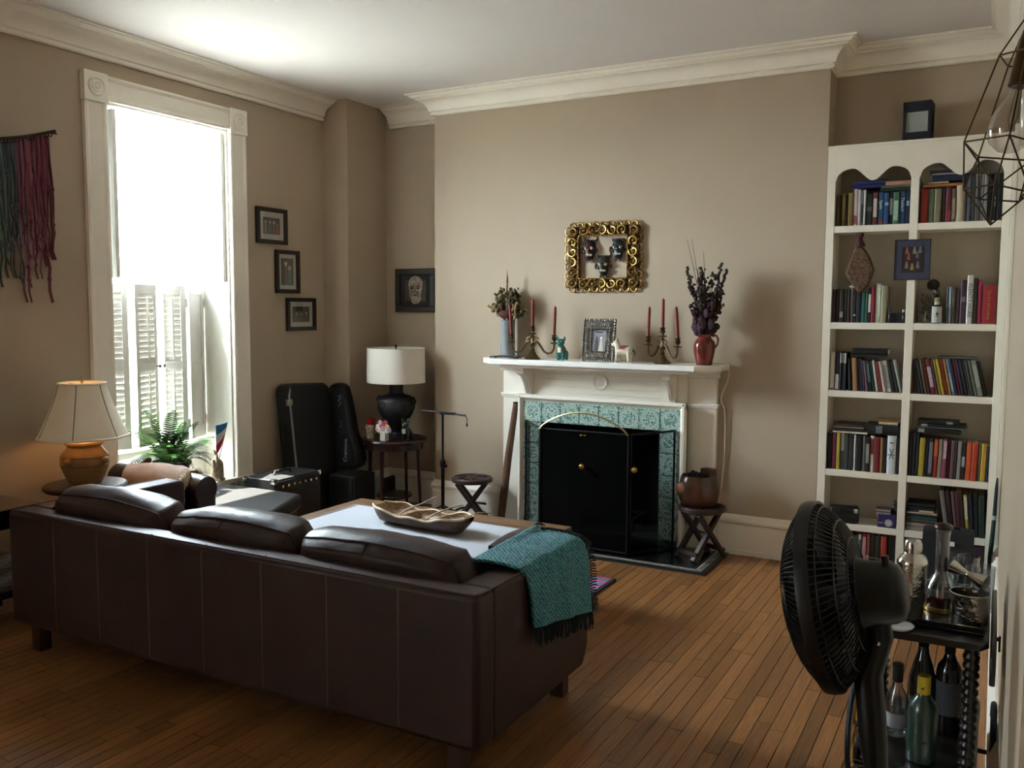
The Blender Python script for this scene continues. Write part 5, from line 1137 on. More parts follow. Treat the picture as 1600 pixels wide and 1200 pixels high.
row('top right shelf', 1, SZ[0], [(2, '#1c1214', .95), (12, '#8a2820'), (11, '#69705c', 1.0), (12, '#6e6a50', 1.0), (7, '#33241e', 1.02), (10, '#5c2430', 1.02, ('#8a2430', .05, .35)), (7, '#5e4a3e', .98, ('#8d8068', .1, .7)), (14, '#b0a690', 1.1, None), (3, '#1b191a', 1.0), (7, '#5b5d62', 1.3), (7, '#3a3d42', 1.3), (8, '#8a8c8e', 1.36, ('#4a4c50', .0, .95)), (6, '#8d8484', 1.34), (6, '#7c7f80', 1.34), (7, '#14161a', 1.36), (8, '#1a1d20', 1.38, ('#5a6064', .3, .5)), (8, '#0f1114', 1.35)], .195, front=.026)
stack('pile on the top right shelf', -.415, SZ[0]+.205, [(.020, .20, '#8a5c30', .0), (.010, .11, '#b0a68e', .02), (.036, .185, '#1a2436', .045), (.012, .14, '#8b8a8a', .04), (.016, .13, '#2c1c24', .03)], .026)
row('second left shelf', 0, SZ[1], [(6, '#33242c'), (7, '#251c1a', 1.02), (8, '#2c2018', 1.0, ('#7d7668', .15, .33)), (6, '#1c2820', 1.02), (5, '#231c1a', 1.0), (5, '#8f8b86', 1.04), (6, '#17171a', 1.0, ('#b8b4ae', .2, .25)), (8, '#20222e', .96), (7, '#2f6258', .92), (5, '#3a6a60', .92), (6, '#191a1c', 1.04, ('#c4c2bc', .3, .82)), (6, '#7d1f30', 1.12), (11, '#b4c0ae', 1.16, ('#c2cab8', .16, .95)), (10, '#8a846a', 1.1)], .20, x_hi=-.585)
stack('second left shelf row top', -.80, SZ[1]+.211, [(.015, .09, '#c8c0b8', 0)])
row('second right shelf', 1, SZ[1], [(3, '#4c545c', 1.0), (5, '#8fa0b4', 1.02), (6, '#4a4630', 1.0), (6, '#3f2a36', .95), (9, '#3c2630', 1.2, ('#6a5a66', .5, .62)), (9, '#c9c6bc', 1.33, None, ('PLENTY MORE', .030, '#3c4048', .48)), (6, '#2f2c22', 1.25), (6, '#8a2644', 1.2), (21, '#8c1f28', 1.06, None, ('The Art of Cooking', .021, '#b98a4a', .5))], .208, x_lo=-.268)
row('third left shelf', 0, SZ[2], [(7, '#c4bfb4', 1.1, ('#8a2f34', .0, .05)), (7, '#1e1f22', 1.1, ('#b8b6b0', .03, .42)), (3, '#23232c', 1.1, ('#a8a8a6', .72, .98)), (3, '#23232c', 1.1, ('#a8a8a6', .72, .98)), (4, '#23232c', 1.1, ('#a8a8a6', .72, .98))], .212, x_hi=-.80)
row('third left shelf leaning group', 0, SZ[2], [(5, '#1f1d1c'), (4, '#2c2620'), (9, '#8d6a42', 1.02), (4, '#2a2c36', 1), (6, '#22283e', 1), (5, '#3a2430', .98), (5, '#62455a', .95), (7, '#1a2824', .95, ('#4e6a5c', .3, .9)), (7, '#1c2c28', .93), (5, '#b3b6ae', .96), (8, '#6a2420', .93), (6, '#b9a9a6', .94), (10, '#c6c6c0', .96, ('#8f8f90', .1, .85)), (7, '#1c1c1c', .98), (7, '#24241f', .96), (4, '#a2a6a0', 1.0)], .198, lean=(-3, -13), x_lo=-.795)
stack('third left shelf row top', -.775, SZ[2]+.212, [(.012, .205, '#232422', 0), (.034, .20, '#131514', .006)])
row('third right shelf', 1, SZ[2], [(6, '#20242a'), (5, '#1f2e34', .98), (5, '#8a7568', 1.0), (7, '#4a1f1c', 1.03), (10, '#5c2224', 1.02, ('#b49aa2', .2, .78)), (5, '#3f2430', 1.0), (5, '#7d7424', 1.02), (6, '#b09a3a', 1.03), (8, '#84401f', 1.04), (5, '#94683c', 1.04), (6, '#5a7f9c', 1.05, ('#7f9cb4', .1, .6)), (5, '#1e2440', 1.05), (6, '#6a2038', 1.05), (6, '#2a1e36', 1.04), (6, '#1a1c1e', 1.04), (5, '#4b4f54', 1.03), (6, '#3a3c38', 1.03), (6, '#5c6052', 1.03), (10, '#6e7268', 1.03, ('#8c9088', .25, .85)), (6, '#1a1818', 1.0)], .205, lean=(-11, -13), x_hi=-.035)
stack('third right shelf row top', -.295, SZ[2]+.2145, [(.010, .205, '#54524c', 0)])
row('fourth left shelf', 0, SZ[3], [(7, '#1b1a26'), (6, '#6a2036', 1.0), (5, '#a39a3a', 1.02), (6, '#9a9894', 1.02, ('#2b2b2e', .0, .52)), (6, '#3b3f3c', 1.0), (7, '#26282a', 1.0), (3, '#c9c7c0', 1.0), (8, '#181819', .98), (5, '#6f716e', .98), (6, '#161616', .97, ('#8a8a88', .25, .8)), (6, '#c6c0b6', 1.0, ('#6a1a20', .5, .92)), (8, '#6e2024', .98), (4, '#8d6c44', .97), (5, '#191a1a', .97), (12, '#c9cdd0', 1.04, None), (4, '#121314', 1.0)], .222)
stack('left pile on the fourth left shelf', -.865, SZ[3]+.228, [(.013, .20, '#bdb6a8', .0), (.020, .175, '#241a16', .005), (.006, .18, '#a09684', .0), (.018, .165, '#281c1a', .01)])
stack('right pile on the fourth left shelf', -.672, SZ[3]+.2335, [(.062, .178, '#141616', .0, ('#5a6068', .3, .5)), (.018, .105, '#b5a780', .068), (.006, .13, '#7a5a34', .045)])
row('fourth right shelf', 1, SZ[3], [(6, '#16171b', 1.12), (6, '#181a1e', 1.12), (5, '#15161a', 1.1), (10, '#9a8a2c', 1.0), (6, '#1e2438', .99), (8, '#191a24', 1.0, ('#6a6e78', .1, .9)), (8, '#8c2a24', 1.0, ('#b5552a', .55, .95)), (8, '#807a68', .99), (7, '#7d3a50', 1.0, ('#b09aa6', .5, .95)), (6, '#4a1c20', .98), (7, '#5e4248', .98), (4, '#2a1c1c', .97), (7, '#8a8680', .97), (7, '#1e1a24', .95, ('#9a98a4', .35, .62)), (10, '#b8522c', .95), (9, '#a83c26', .95), (6, '#6d6a50', .94), (9, '#b08a2c', .95), (4, '#1b2440', .9)], .232, lean=(1, 1.5))
stack('black pile on the fourth right shelf', -.40, SZ[3]+.262, [(.030, .24, '#131416', .0, ('#8c8f8c', .06, .2)), (.008, .27, '#6a6660', .005), (.018, .245, '#151719', .02, ('#8c8f8c', .04, .18)), (.018, .22, '#17191a', .01, ('#8c8f8c', .7, .85))])
row('fifth right shelf leaning group', 1, SZ[4], [(7, '#6a6664', 1.06), (7, '#2a1a1c', 1.06), (5, '#6e4a48', 1.05), (10, '#3a1a20', 1.05), (6, '#a89a3a', 1.0, ('#b8b49a', .4, .95)), (6, '#1f1f30', 1.0), (7, '#17191c', 1.0), (8, '#1b2a24', .98)], .245, lean=(-9, -3), x_lo=-.258)
stack('pile on the fifth right shelf', -.428, SZ[4]+.0006, [(.011, .16, '#8d867a', 0), (.010, .155, '#a39a8a', .003), (.012, .165, '#7d766a', 0), (.014, .16, '#9a948a', .002), (.010, .17, '#5c2426', .0), (.012, .165, '#4c5450', 0), (.016, .16, '#2a4a40', .003), (.014, .165, '#1d2422', 0), (.012, .165, '#a89a94', .0), (.016, .15, '#22202c', .0, ('#b5aa70', .45, .98)), (.014, .14, '#1b1d1e', .01), (.022, .15, '#151617', .0)])
row('bottom left shelf', 0, .03, [(6, '#1c1b1c', 1), (8, '#6e2024', 1.0), (9, '#5a181c', 1.02), (6, '#2a1214', .98), (3, '#a8a49a', 1.04), (8, '#1c1a1a', 1.03), (5, '#33312e', 1.03), (8, '#5b5248', .92, ('#8d8088', .35, .75)), (5, '#3d5c66', .98, ('#a89a80', .82, .98)), (8, '#6a1a20', 1.0, ('#a8787a', .2, .9)), (5, '#8a4640', 1.0), (8, '#22241c', .99), (8, '#2b2a22', .98), (9, '#a03a2c', .98), (12, '#14110f', 1.03)], .198)
row('bottom right shelf', 1, .03, [(7, '#77702a', 1.0), (8, '#1a1a1c', 1.02), (9, '#4a2020', 1.0), (9, '#26303c', 1.03), (8, '#6a6258', .98), (10, '#1b1c1c', 1.0), (8, '#3a2430', 1.0)], .205)
# the large crossed emblem on the thick white spine of the fourth left shelf
for o in list(bpy.data.objects):
    if o.type == 'EMPTY' and 'fifteenth from left on the fourth left' in o.get('label', ''):
        ink = mat('grey_ink', '#4a4e56', .6); ww = .048
        text('spine_letter', 'X', .095, ink, o, (.0245, -.0042, .118), (pi/2, 0, 0), .0004, sx=.42); b = B(); b.box(.006, .043, -.0042, -.003, .113, .118); b.build('spine_rule', ink, o); b = B(); b.box(.014, .035, -.0042, -.003, .185, .192); b.build('spine_rule', ink, o)

# ------------------------------------------------------------------ other things on the bookcase
t = thing('lantern', 'navy metal lantern with pale glass on top of the bookcase', 'lantern', (-.462, 5.80, 2.588), R(-4)); NAVY = mat('navy_painted_metal', '#0d0f20', .4, .2)
b = B()
for sx in (-.0675, .0675):
    for sy in (-.06, .06): b.box(sx-.0085, sx+.0085, sy-.0085, sy+.0085, 0, .225)
b.box(-.076, .076, -.068, .068, 0, .05); b.box(-.076, .076, -.068, .068, .165, .225); b.build('housing', NAVY, t, bevel=.002)
for sy in (-.058, .056): bx(-.058, .058, sy, sy+.002, .05, .165).build('pane', mat('frosted_pane', '#8f938c', .5, var=.1, vs=10), t)
B().lathe([(.03, .052), (.03, .11), (.0, .11)], 20).build('candle', mat('pale_candle', '#d8cfba', .6), t)
t = thing('hanging_pouch', 'brown patterned fabric pouch hanging under the top shelf', 'pouch', (-.745, 5.715, 1.86))
FAB = mat('brocade_fabric', '#5a3226', .8, var=.8, vs=60, col2='#6e5036', bump=.2, bs=60)
b = B(); b.prism([(-.085, -.04), (-.03, -.12), (.0, -.16), (.05, -.12), (.085, -.02), (.055, .06), (.015, .12), (-.03, .12), (-.06, .03)], -.018, .02, 1); b.build('pouch_body', FAB, t, bevel=.014, seg=3); B().tube([(0, 0, .12), (-.01, 0, .165), (.005, 0, .205)], [.028, .02, .014], 8).build('gathered_neck', mat('maroon_cloth', '#3a1a1c', .9), t); B().tube([(0, 0, -.15), (.005, 0, -.185)], [.014, .002], 6).build('tassel', mat('maroon_cloth', ''), t)
t = thing('blue_picture', 'small slate blue framed picture hung on the bookcase divider', 'picture', (-.455, 5.695, 1.895), R(1))
bx(-.094, .094, -.006, 0, -.115, .115).build('blue_mount', mat('slate_blue_paint', '#34344a', .6, var=.1, vs=20), t)
for a in ((-.097, .097, .112, .118), (-.097, .097, -.118, -.112), (-.097, -.091, -.112, .112), (.091, .097, -.112, .112)): bx(a[0], a[1], -.009, .0, a[2], a[3]).build('edge_strip', mat('thin_dark_edge', '#14121c', .5), t)
pz = bx(-.057, .057, -.0085, -.005, -.075, .075).build('dark_panel', mat('dark_painted_panel', '#1d1418', .5), t)
g = random.Random(5)
for k, (x_, z_, c) in enumerate(((-.03, -.03, '#7a5a4a'), (.03, -.03, '#6a5c58'), (0, -.04, '#8a7030'), (-.02, .02, '#7d4038'), (.025, .03, '#5a4a58'), (-.03, .055, '#8c3a38'), (.01, .055, '#7d7468'), (.04, .058, '#5c6a60'))):
    b = B(); b.prism([(x_-.010, z_-.02), (x_+.010, z_-.02), (x_+.006, z_+.008), (x_-.006, z_+.008)], -.0095, -.0083, 1); b.ball((x_, -.009, z_+.013), (.006, .001, .007), 8, 5); b.build('painted_figure', mat('paint_'+c.strip('#'), c, .6), pz)
# shelf two oddments
t = thing('cork_jar', 'large glass jar filled with wine corks beside the bitters bottle', 'jar', (-.365, 5.81, SZ[1]+.0006))
B().lathe([(.058, 0), (.062, .004), (.063, .17), (.056, .19), (.054, .2), (.051, .19), (.058, .168), (.058, .008), (0, .006)], 32).build('glass', clearglass('jar_glass', (.93, .95, .92), .05), t)
g = random.Random(9); CK = [mat('cork_tan', '#6e583c', .9, var=.4, vs=80), mat('cork_dark', '#4a3a2c', .9, var=.4, vs=80)]
for k in range(46):
    a = g.uniform(0, 2*pi); r = .045*g.random()**.5; z = .018+.15*(k/46); d = Vector((g.gauss(0, 1), g.gauss(0, 1), g.gauss(0, .6))).normalized()*.017; p = Vector((r*cos(a), r*sin(a), z)); B().cyl(p-d, p+d, .0095, n=8).build('cork', CK[k % 2], t)
t_ = thing('wooden_ball', 'dark round ball resting on the cork jar', 'ball', (-.345, 5.81, SZ[1]+.195)); B().ball((0, 0, .032), .034, 18, 12).build('ball', mat('dark_turned_wood', '#2a1a12', .5, var=.3, vs=20), t_); B().lathe([(.02, 0), (.024, .003), (.02, .006)], 16).build('foot_ring', mat('dark_turned_wood', ''), t_)
t = thing('bitters_bottle', 'small bottle with oversized white paper label and yellow cap', 'bottle', (-.315, 5.722, SZ[1]+.0006)); AMB = mat('dark_amber_glass', '#15100a', .12, coat=.5); LAB = mat('paper_label', '#b3b3aa', .8, var=.1, vs=30)
B().lathe([(.024, 0), (.026, .003), (.026, .09), (.02, .104), (.011, .112), (.011, .128), (0, .128)], 20).build('glass', AMB, t); B().lathe([(.0268, .004), (.0275, .004), (.0268, .098), (.026, .098), (.0268, .004)], 24).build('label', LAB, t); B().lathe([(.0118, .108), (.0155, .106), (.0135, .128), (.012, .128), (.0118, .108)], 16).build('neck_label', LAB, t); B().lathe([(.0135, .13), (.014, .132), (.0135, .148), (.0, .149)], 16).build('cap', mat('yellow_cap', '#9a8420', .4), t)
b = B(); b.ball((.004, -.0278, .055), (.008, .0012, .011), 10, 6); b.box(-.006, .012, -.0288, -.0272, .038, .041); b.build('label_print', mat('label_ink', '#4c4c4c', .7), t)
t = thing('dark_box', 'small black box with tiny bottles at the divider', 'box', (-.535, 5.76, SZ[1]+.0006)); bx(-.04, .045, -.04, .05, 0, .06).build('box', mat('black_card', '#17151a', .6), t, bevel=.002); bx(-.038, -.012, -.042, -.039, .015, .03).build('purple_mark', mat('violet_print', '#4a3a6a', .6), t)
for nm, x_, c_ in (('small silver capped vial standing at the bookcase divider', -.492, '#9a9a98'), ('small dark vial standing beside the black box', -.568, '#3a3030')):
    v_ = thing('vial', nm, 'bottle', (x_, 5.712, SZ[1]+.0006)); B().lathe([(.007, 0), (.008, .002), (.008, .05), (.004, .058), (.004, .066), (0, .066)], 12).build('glass', mat('dark_vial', '#241c1c', .15), v_); B().lathe([(.006, .066), (.006, .08), (0, .081)], 12).build('cap', mat('vial_cap_'+c_.strip('#'), c_, .25, .8), v_)
# shelf five: camera and boxes
t = thing('instant_camera', 'bulky black instant camera on the fifth left shelf', 'camera', (-.79, 5.775, SZ[4]+.0006), R(10)); CAMB = mat('black_camera_plastic', '#0f1010', .45, bump=.15, bs=250)
b = B(); b.prism([(-.055, 0), (.055, 0), (.055, .055), (.03, .095), (-.045, .10), (-.055, .08)], -.085, .085, 0); b.build('body', CAMB, t, bevel=.012, seg=3); b = B(); b.pillow((.01, -.06, .035), (.15, .04, .055), .3, 8); b.build('front_door', CAMB, t, smooth=80); b = B(); b.M = Matrix.Translation((-.01, -.055, .075)) @ Matrix.Rotation(pi/2, 4, 'X'); b.lathe([(.014, 0), (.014, .006), (.010, .004), (0, .004)], 16); b.build('lens', mat('lens_glass', '#1c2024', .1), t); bx(.055, .078, -.058, -.05, .062, .088).build('flash_window', mat('flash_pane', '#a8aaa6', .3), t, bevel=.004)
t = thing('purple_box', 'small purple carton with round white badge on the shelf', 'box', (-.538, 5.755, SZ[4]+.0006)); bx(-.05, .05, -.045, .05, 0, .078).build('carton', mat('purple_card', '#2a2050', .5), t, bevel=.002); b = B(); b.M = Matrix.Translation((.012, -.0452, .030)) @ Matrix.Rotation(pi/2, 4, 'X'); b.lathe([(.022, 0), (.022, .001), (0, .001)], 24); q = b.build('badge', mat('badge_white', '#b4b4b0', .6), t); b = B(); b.M = Matrix.Translation((.012, -.0465, .030)) @ Matrix.Rotation(pi/2, 4, 'X'); b.tube(arcpts((0, 0, 0), .016, 0, 2*pi, 20, 'xy')[:-1], .001, 4, closed=True); b.build('badge_ring', mat('badge_ink', '#3c3c50', .6), q); bx(-.045, -.018, -.0462, -.045, .024, .031).build('print_line', mat('pale_print', '#8f8aa8', .6), t)
t = thing('card_stack', 'thin striped card boxes piled on the purple carton', 'box', (-.555, 5.755, SZ[4]+.0792))
for k, c in enumerate(('#8c8078', '#4a3a3c', '#9a9088', '#3a2c30')): bx(-.045, .035, -.03, .03, .009*k, .009*k+.0085).build('card_pack', mat('card_'+c.strip('#'), c, .6), t)
tag(B().lathe([(.026, 0), (.028, .004), (.024, .03), (.01, .05), (.014, .058), (.010, .075), (.0, .08)], 16).build('dark_ornament', mat('dark_brown_lacquer', '#231b16', .35), loc=(-.503, 5.80, SZ[4]+.079)), 'dark turned ornament behind the purple carton', 'ornament')
# ------------------------------------------------------------------ pedestal fan
FANB = mat('black_fan_plastic', '#060606', .34, spec=.35); FANG = mat('dark_fan_grille', '#101010', .3, .3)
fc = Vector((-.326, 2.104, .939)); vh = Vector((-.153, .988, 0)).normalized(); lf = Vector((-vh.y, vh.x, 0)); ah = (lf*cos(R(9))+vh*sin(R(9))).normalized(); ax = ah*cos(R(12))+Vector((0, 0, -sin(R(12))))
upv = Vector((0, 0, 1)); sx_ = upv.cross(ax).normalized(); uy = ax.cross(sx_).normalized()
FB = (-.20, 2.115, 0); t = thing('pedestal_fan', 'black pedestal fan seen from the side and behind', 'fan', FB)
FM = Matrix.Translation(-Vector(FB)) @ Matrix(((sx_.x, uy.x, ax.x, fc.x), (sx_.y, uy.y, ax.y, fc.y), (sx_.z, uy.z, ax.z, fc.z), (0, 0, 0, 1)))
def FB_(): b = B(); b.M = FM; return b
b = FB_(); b.lathe([(.209, -.018), (.217, -.018), (.219, 0), (.217, .012), (.209, .012), (.209, -.018)], 72); b.build('rim_band', FANB, t)
def grille(z0, z1, r0, n, rw, rings):
    b = FB_()
    for k in range(n):
        a = 2*pi*k/n; pts = []
        for i in range(6):
            u = i/5; r = r0+(.212-r0)*u; z = z0+(z1-z0)*(u**2.4); pts.append((r*cos(a+.25*(1-u)), r*sin(a+.25*(1-u)), z))
        b.tube(pts, rw, 4, caps=False)
    for u in rings:
        r = r0+(.212-r0)*u; z = z0+(z1-z0)*(u**2.4); b.tube([(r*cos(a), r*sin(a), z) for a in [i*2*pi/60 for i in range(60)]], rw*1.2, 5, closed=True)
    return b
tag(grille(.075, .012, .05, 110, .0011, (0, .35, .7)).build('front_grille', FANG, t), kind='stuff')
tag(grille(-.085, -.016, .085, 84, .0019, (0, .33, .66, .92)).build('rear_grille', FANB, t), kind='stuff')
b = FB_(); b.lathe([(0, .078), (.05, .078), (.052, .074), (.05, .07), (0, .07)], 32); b.build('front_badge', FANB, t)
for k in range(5):
    def bl(u, v, k=k):
        r = .03+.155*u; a = 2*pi*k/5+.9*(v-.5)*(.6+.6*u); return (r*cos(a), r*sin(a), .025*(v-.5)*2-.005)
    b = FB_(); b.grid(bl, 8, 8, .003); b.build('blade', FANB, t, smooth=60)
b = FB_(); b.lathe([(0, -.182), (.04, -.18), (.06, -.17), (.069, -.152), (.073, -.11), (.082, -.085), (.082, -.07), (0, -.07)], 36); b.build('motor_housing', FANB, t, smooth=40)
b = FB_(); b.cyl((.02, .066, -.15), (.02, .088, -.15), .008); b.build('oscillation_knob', FANB, t)
nk = FM @ Vector((0, -.05, -.112)); b = B(); b.tube([nk, nk+Vector((.004, -.002, -.045)), Vector((-.022, -.024, .78)), Vector((-.006, -.03, .64)), Vector((.004, -.03, .56))], [.024, .03, .032, .031, .026], 16); b.build('neck', FANB, t, smooth=60)
b = B(); p = nk+Vector((.004, -.033, -.055)); b.ball(p, .006, 8, 6); b.build('pivot_screw', CHROME, t)
B().cyl((.004, -.03, .03), (.004, -.03, .52), .012, n=14).build('pole', FANB, t); B().cyl((.004, -.03, .30), (.004, -.03, .575), .016, n=14).build('silver_sleeve', ALU, t)
B().lathe([(0, 0), (.20, 0), (.205, .008), (.19, .022), (.06, .045), (.03, .07), (0, .07)], 44, (.004, -.03, 0)).build('base', FANB, t)

# ------------------------------------------------------------------ tea trolley used as a bar cart
CARTW = mat('black_stained_cart_wood', '#120e0d', .28, var=.3, vs=8, coat=.25)
CL = (-.14, 2.93, 0); t = thing('bar_cart', 'dark wooden tea trolley with bobbin legs used as bar', 'cart', CL)
def Cc(n, m, b, **k): return b.build(n, m, t, **k)
b = W(CL); b.prism([(-.335, 2.72), (-.30, 2.66), (-.22, 2.635), (.0, 2.645), (.02, 2.68), (.02, 3.22), (-.335, 3.22)], .678, .70, 2); Cc('top_board', CARTW, b, bevel=.004)
b = W(CL); b.prism([(3.22, .695), (2.70, .695), (2.655, .665), (2.65, .62), (2.68, .575), (2.76, .545), (2.9, .535), (3.1, .55), (3.19, .6)], .024, .038, 0); Cc('drop_leaf', CARTW, b, bevel=.003)
b = W(CL); b.prism([(3.22, .695), (2.76, .695), (2.70, .64), (2.74, .56), (2.9, .535), (3.1, .55), (3.19, .6)], -.352, -.338, 0); Cc('drop_leaf', CARTW, b, bevel=.003)
b = W(CL); b.cyl((.045, 2.74, .655), (.045, 2.74, .70), .003); b.cyl((.038, 2.74, .69), (.046, 2.74, .69), .006); Cc('leaf_hook', BLACKM, b)
b = W(CL); b.box(-.315, .005, 2.67, 3.2, .268, .285); Cc('lower_shelf', CARTW, b, bevel=.003)

for xa in (-.315, -.005): b = W(CL); b.box(xa, xa+.01, 2.67, 3.2, .285, .32); Cc('gallery_rail', CARTW, b)
for lx, ly in ((-.29, 2.70), (-.022, 2.70), (-.29, 3.17), (-.022, 3.17)):
    pr = [(.012, .02)]
    for k in range(26):
        z = .02+.66*k/26
        for q in range(4): pr.append((.0125+.0105*sin(pi*(q+.5)/4), z+.66/26*(q+.5)/4))
    pr.append((.012, .68)); b = W(CL); b.lathe(pr, 14, (lx, ly, 0)); Cc('bobbin_leg', CARTW, b, smooth=60)
for wx, wl in ((.046, 'r'), (-.375, 'l')):
    b = W(CL); c_ = (wx, 3.17, .165); b.tube([(wx, 3.17+.155*cos(a), .165+.155*sin(a)) for a in [i*2*pi/48 for i in range(48)]], .0095, 8, closed=True); w_ = Cc('wheel', mat('dark_blue_tyre', '#161a2c', .5), b)
    b = W(CL)
    for k in range(8): a = k*pi/4; b.cyl(c_, (wx, 3.17+.15*cos(a), .165+.15*sin(a)), .006, .005, 6)
    b.build('spokes', BRASS, w_); b = W(CL); b.tube([(wx, 3.17+.143*cos(a), .165+.143*sin(a)) for a in [i*2*pi/48 for i in range(48)]], .004, 6, closed=True); b.build('brass_rim', BRASS, w_); b = W(CL); b.cyl((wx-.01, 3.17, .165), (wx+.01, 3.17, .165), .014); b.build('hub', CHROME, w_)
b = W(CL); b.cyl((-.37, 3.17, .165), (.04, 3.17, .165), .008); Cc('axle', BLACKM, b)
ZT = .7005
tr = thing('serving_tray', 'black serving tray with rounded corners on the cart', 'tray', (-.10, 2.87, ZT)); b = B(); b.box(-.155, .105, -.155, .26, 0, .006); b.build('tray_base', BLKW, tr, bevel=.003)
for a in ((-.155, .105, -.155, -.147), (-.155, .105, .252, .26), (-.155, -.147, -.147, .252), (.097, .105, -.147, .252)): bx(a[0], a[1], a[2], a[3], .006, .02).build('tray_lip', BLKW, tr)
ZI = ZT+.0065
STEEL = mat('polished_steel', '#c9c7c2', .12, 1., var=.06, vs=12); HAM = mat('hammered_steel', '#b9b6ae', .2, 1., bump=.35, bs=70)
t = thing('cocktail_shaker', 'polished steel cocktail shaker standing on the cart', 'shaker', (-.188, 2.80, ZI))
B().lathe([(.032, 0), (.034, .003), (.041, .145), (.0415, .152), (0, .152)], 36).build('cup', HAM, t); B().lathe([(.0425, .148), (.0435, .152), (.042, .160), (.036, .172), (.026, .180), (.024, .186), (0, .186)], 36).build('shoulder', STEEL, t); B().lathe([(.025, .184), (.0255, .187), (.0245, .212), (.021, .22), (.012, .224), (0, .225)], 32).build('cap', STEEL, t)
t = thing('bar_pick', 'thin steel pick with beaded end lying over the shaker', 'pick', (-.29, 2.80, .0)); t.location = (-.235, 2.79, ZI+.15)
B().cyl((-.075, 0, .004), (.0, 0, .0), .0013, n=6).build('rod', STEEL, t); b = B(); b.ball((-.078, 0, .006), .0042, 8, 6); b.ball((-.078, 0, -.002), .0035, 8, 6); b.build('bead_end', CHROME, t)
GLS = clearglass('bar_glass', (.90, .92, .93), .07)
t = thing('decanter', 'long necked glass decanter part filled with amber spirit', 'decanter', (-.113, 2.88, ZI))
B().lathe([(.038, 0), (.042, .004), (.043, .05), (.04, .075), (.03, .095), (.021, .11), (.019, .13), (.0185, .225), (.021, .24), (.0195, .24), (.017, .225), (.017, .13), (.019, .112), (.028, .094), (.038, .073), (.040, .05), (.039, .012), (0, .010)], 32).build('glass', GLS, t)
B().lathe([(0, .0115), (.0375, .0125), (.0385, .045), (0, .045)], 28).build('amber_spirit', mat('amber_spirit', '#4a1c0a', .1, coat=.3), t); B().lathe([(.0445, 0), (.046, .002), (.046, .012), (.0435, .013)], 32).build('gilt_foot', mat('dull_gilt', '#8d7238', .35, .8), t); B().ball((0, 0, .252), (.026, .026, .012), 18, 10).build('stopper', mat('dark_red_stopper', '#2c1210', .3), t)
t = thing('ice_bucket', 'hammered steel ice bucket on the cart nearest the wall', 'bucket', (-.035, 2.80, ZI)); B().lathe([(.048, 0), (.050, .002), (.0515, .085), (.0535, .088), (.0515, .09), (.049, .088), (.047, .01), (0, .008)], 40).build('pail', HAM, t)
for k, (x_, y_, nm) in enumerate(((-.062, 2.95, 'clear highball glass behind the ice bucket, leftmost of four'), (-.002, 2.93, 'clear highball glass behind the ice bucket, second of four'), (-.045, 3.035, 'clear highball glass behind the ice bucket, third of four'), (-.105, 3.02, 'clear highball glass behind the decanter, farthest left'))):
    gl = thing('highball_glass', nm, 'glass', (x_, y_, ZI), 0, 'clear glasses on the cart'); B().lathe([(.026, 0), (.0275, .003), (.031, .135), (.0298, .135), (.0265, .012), (0, .010)], 28).build('tumbler', GLS, gl)
t = thing('jigger', 'steel double ended jigger lying across the glasses', 'jigger', (-.045, 2.845, ZI+.128)); jd = Vector((.075, -.03, -.022)).normalized(); q = jd.to_track_quat('Z', 'Y').to_matrix().to_4x4()
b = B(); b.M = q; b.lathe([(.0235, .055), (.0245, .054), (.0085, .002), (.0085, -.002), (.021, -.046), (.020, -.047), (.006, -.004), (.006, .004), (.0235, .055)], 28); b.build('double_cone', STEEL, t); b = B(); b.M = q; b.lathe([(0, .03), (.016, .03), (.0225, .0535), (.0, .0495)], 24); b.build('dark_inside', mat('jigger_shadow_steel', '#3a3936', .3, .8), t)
tag(B().lathe([(.016, 0), (.044, .002), (.048, .008), (.044, .009), (.03, .005), (0, .005)], 36).build('white_dish', mat('white_marble', '#a8a6a2', .4, var=.2, vs=30), loc=(-.215, 2.675, ZT)), 'small white marble dish at the cart front corner', 'dish')
tag(B().lathe([(.009, 0), (.010, .002), (.007, .02), (.015, .034), (.017, .046), (.012, .058), (0, .062)], 20).build('glint_ball', CHROME, loc=(.0, 3.10, ZI)), 'chrome ball added for a glint at the back of the cart', 'stopper')  # chrome ball added to stand in for a bright reflection
# bottles on the lower shelf
ZL = .2855; DKG = mat('dark_wine_glass', '#0c0f0a', .08, coat=.6)
t = thing('wine_bottle', 'dark wine bottle with grey label near the cart right leg', 'bottle', (-.083, 3.00, ZL)); B().lathe([(.034, 0), (.037, .004), (.0375, .19), (.034, .21), (.02, .232), (.0145, .25), (.014, .3), (.0155, .302), (.0155, .312), (0, .313)], 32).build('glass', DKG, t); B().lathe([(.0378, .06), (.0384, .06), (.0384, .165), (.0378, .165), (.0378, .06)], 32).build('grey_label', mat('grey_wine_label', '#4a4a50', .7, var=.15, vs=40), t); B().lathe([(.0148, .25), (.0155, .25), (.0162, .312), (.0, .3145)], 20).build('foil', BLACKM, t)
t = thing('champagne_bottle', 'dark sloping shouldered bottle behind the yellow necked bottle', 'bottle', (-.158, 3.0, ZL)); B().lathe([(.038, 0), (.042, .005), (.043, .13), (.04, .16), (.03, .2), (.018, .24), (.0145, .27), (.0145, .315), (0, .316)], 32).build('glass', DKG, t); B().lathe([(.0148, .255), (.0158, .255), (.0165, .316), (0, .318)], 20).build('foil', BLACKM, t); b = B(); b.box(-.03, .01, -.0445, -.0432, .05, .10); b.build('label', mat('dark_bottle_label', '#1c1a16', .6), t)
text('label_letter', 'R', .026, mat('pale_gold_print', '#8d8468', .5), t, (-.024, -.0465, .098), (pi/2, 0, 0), .0004)
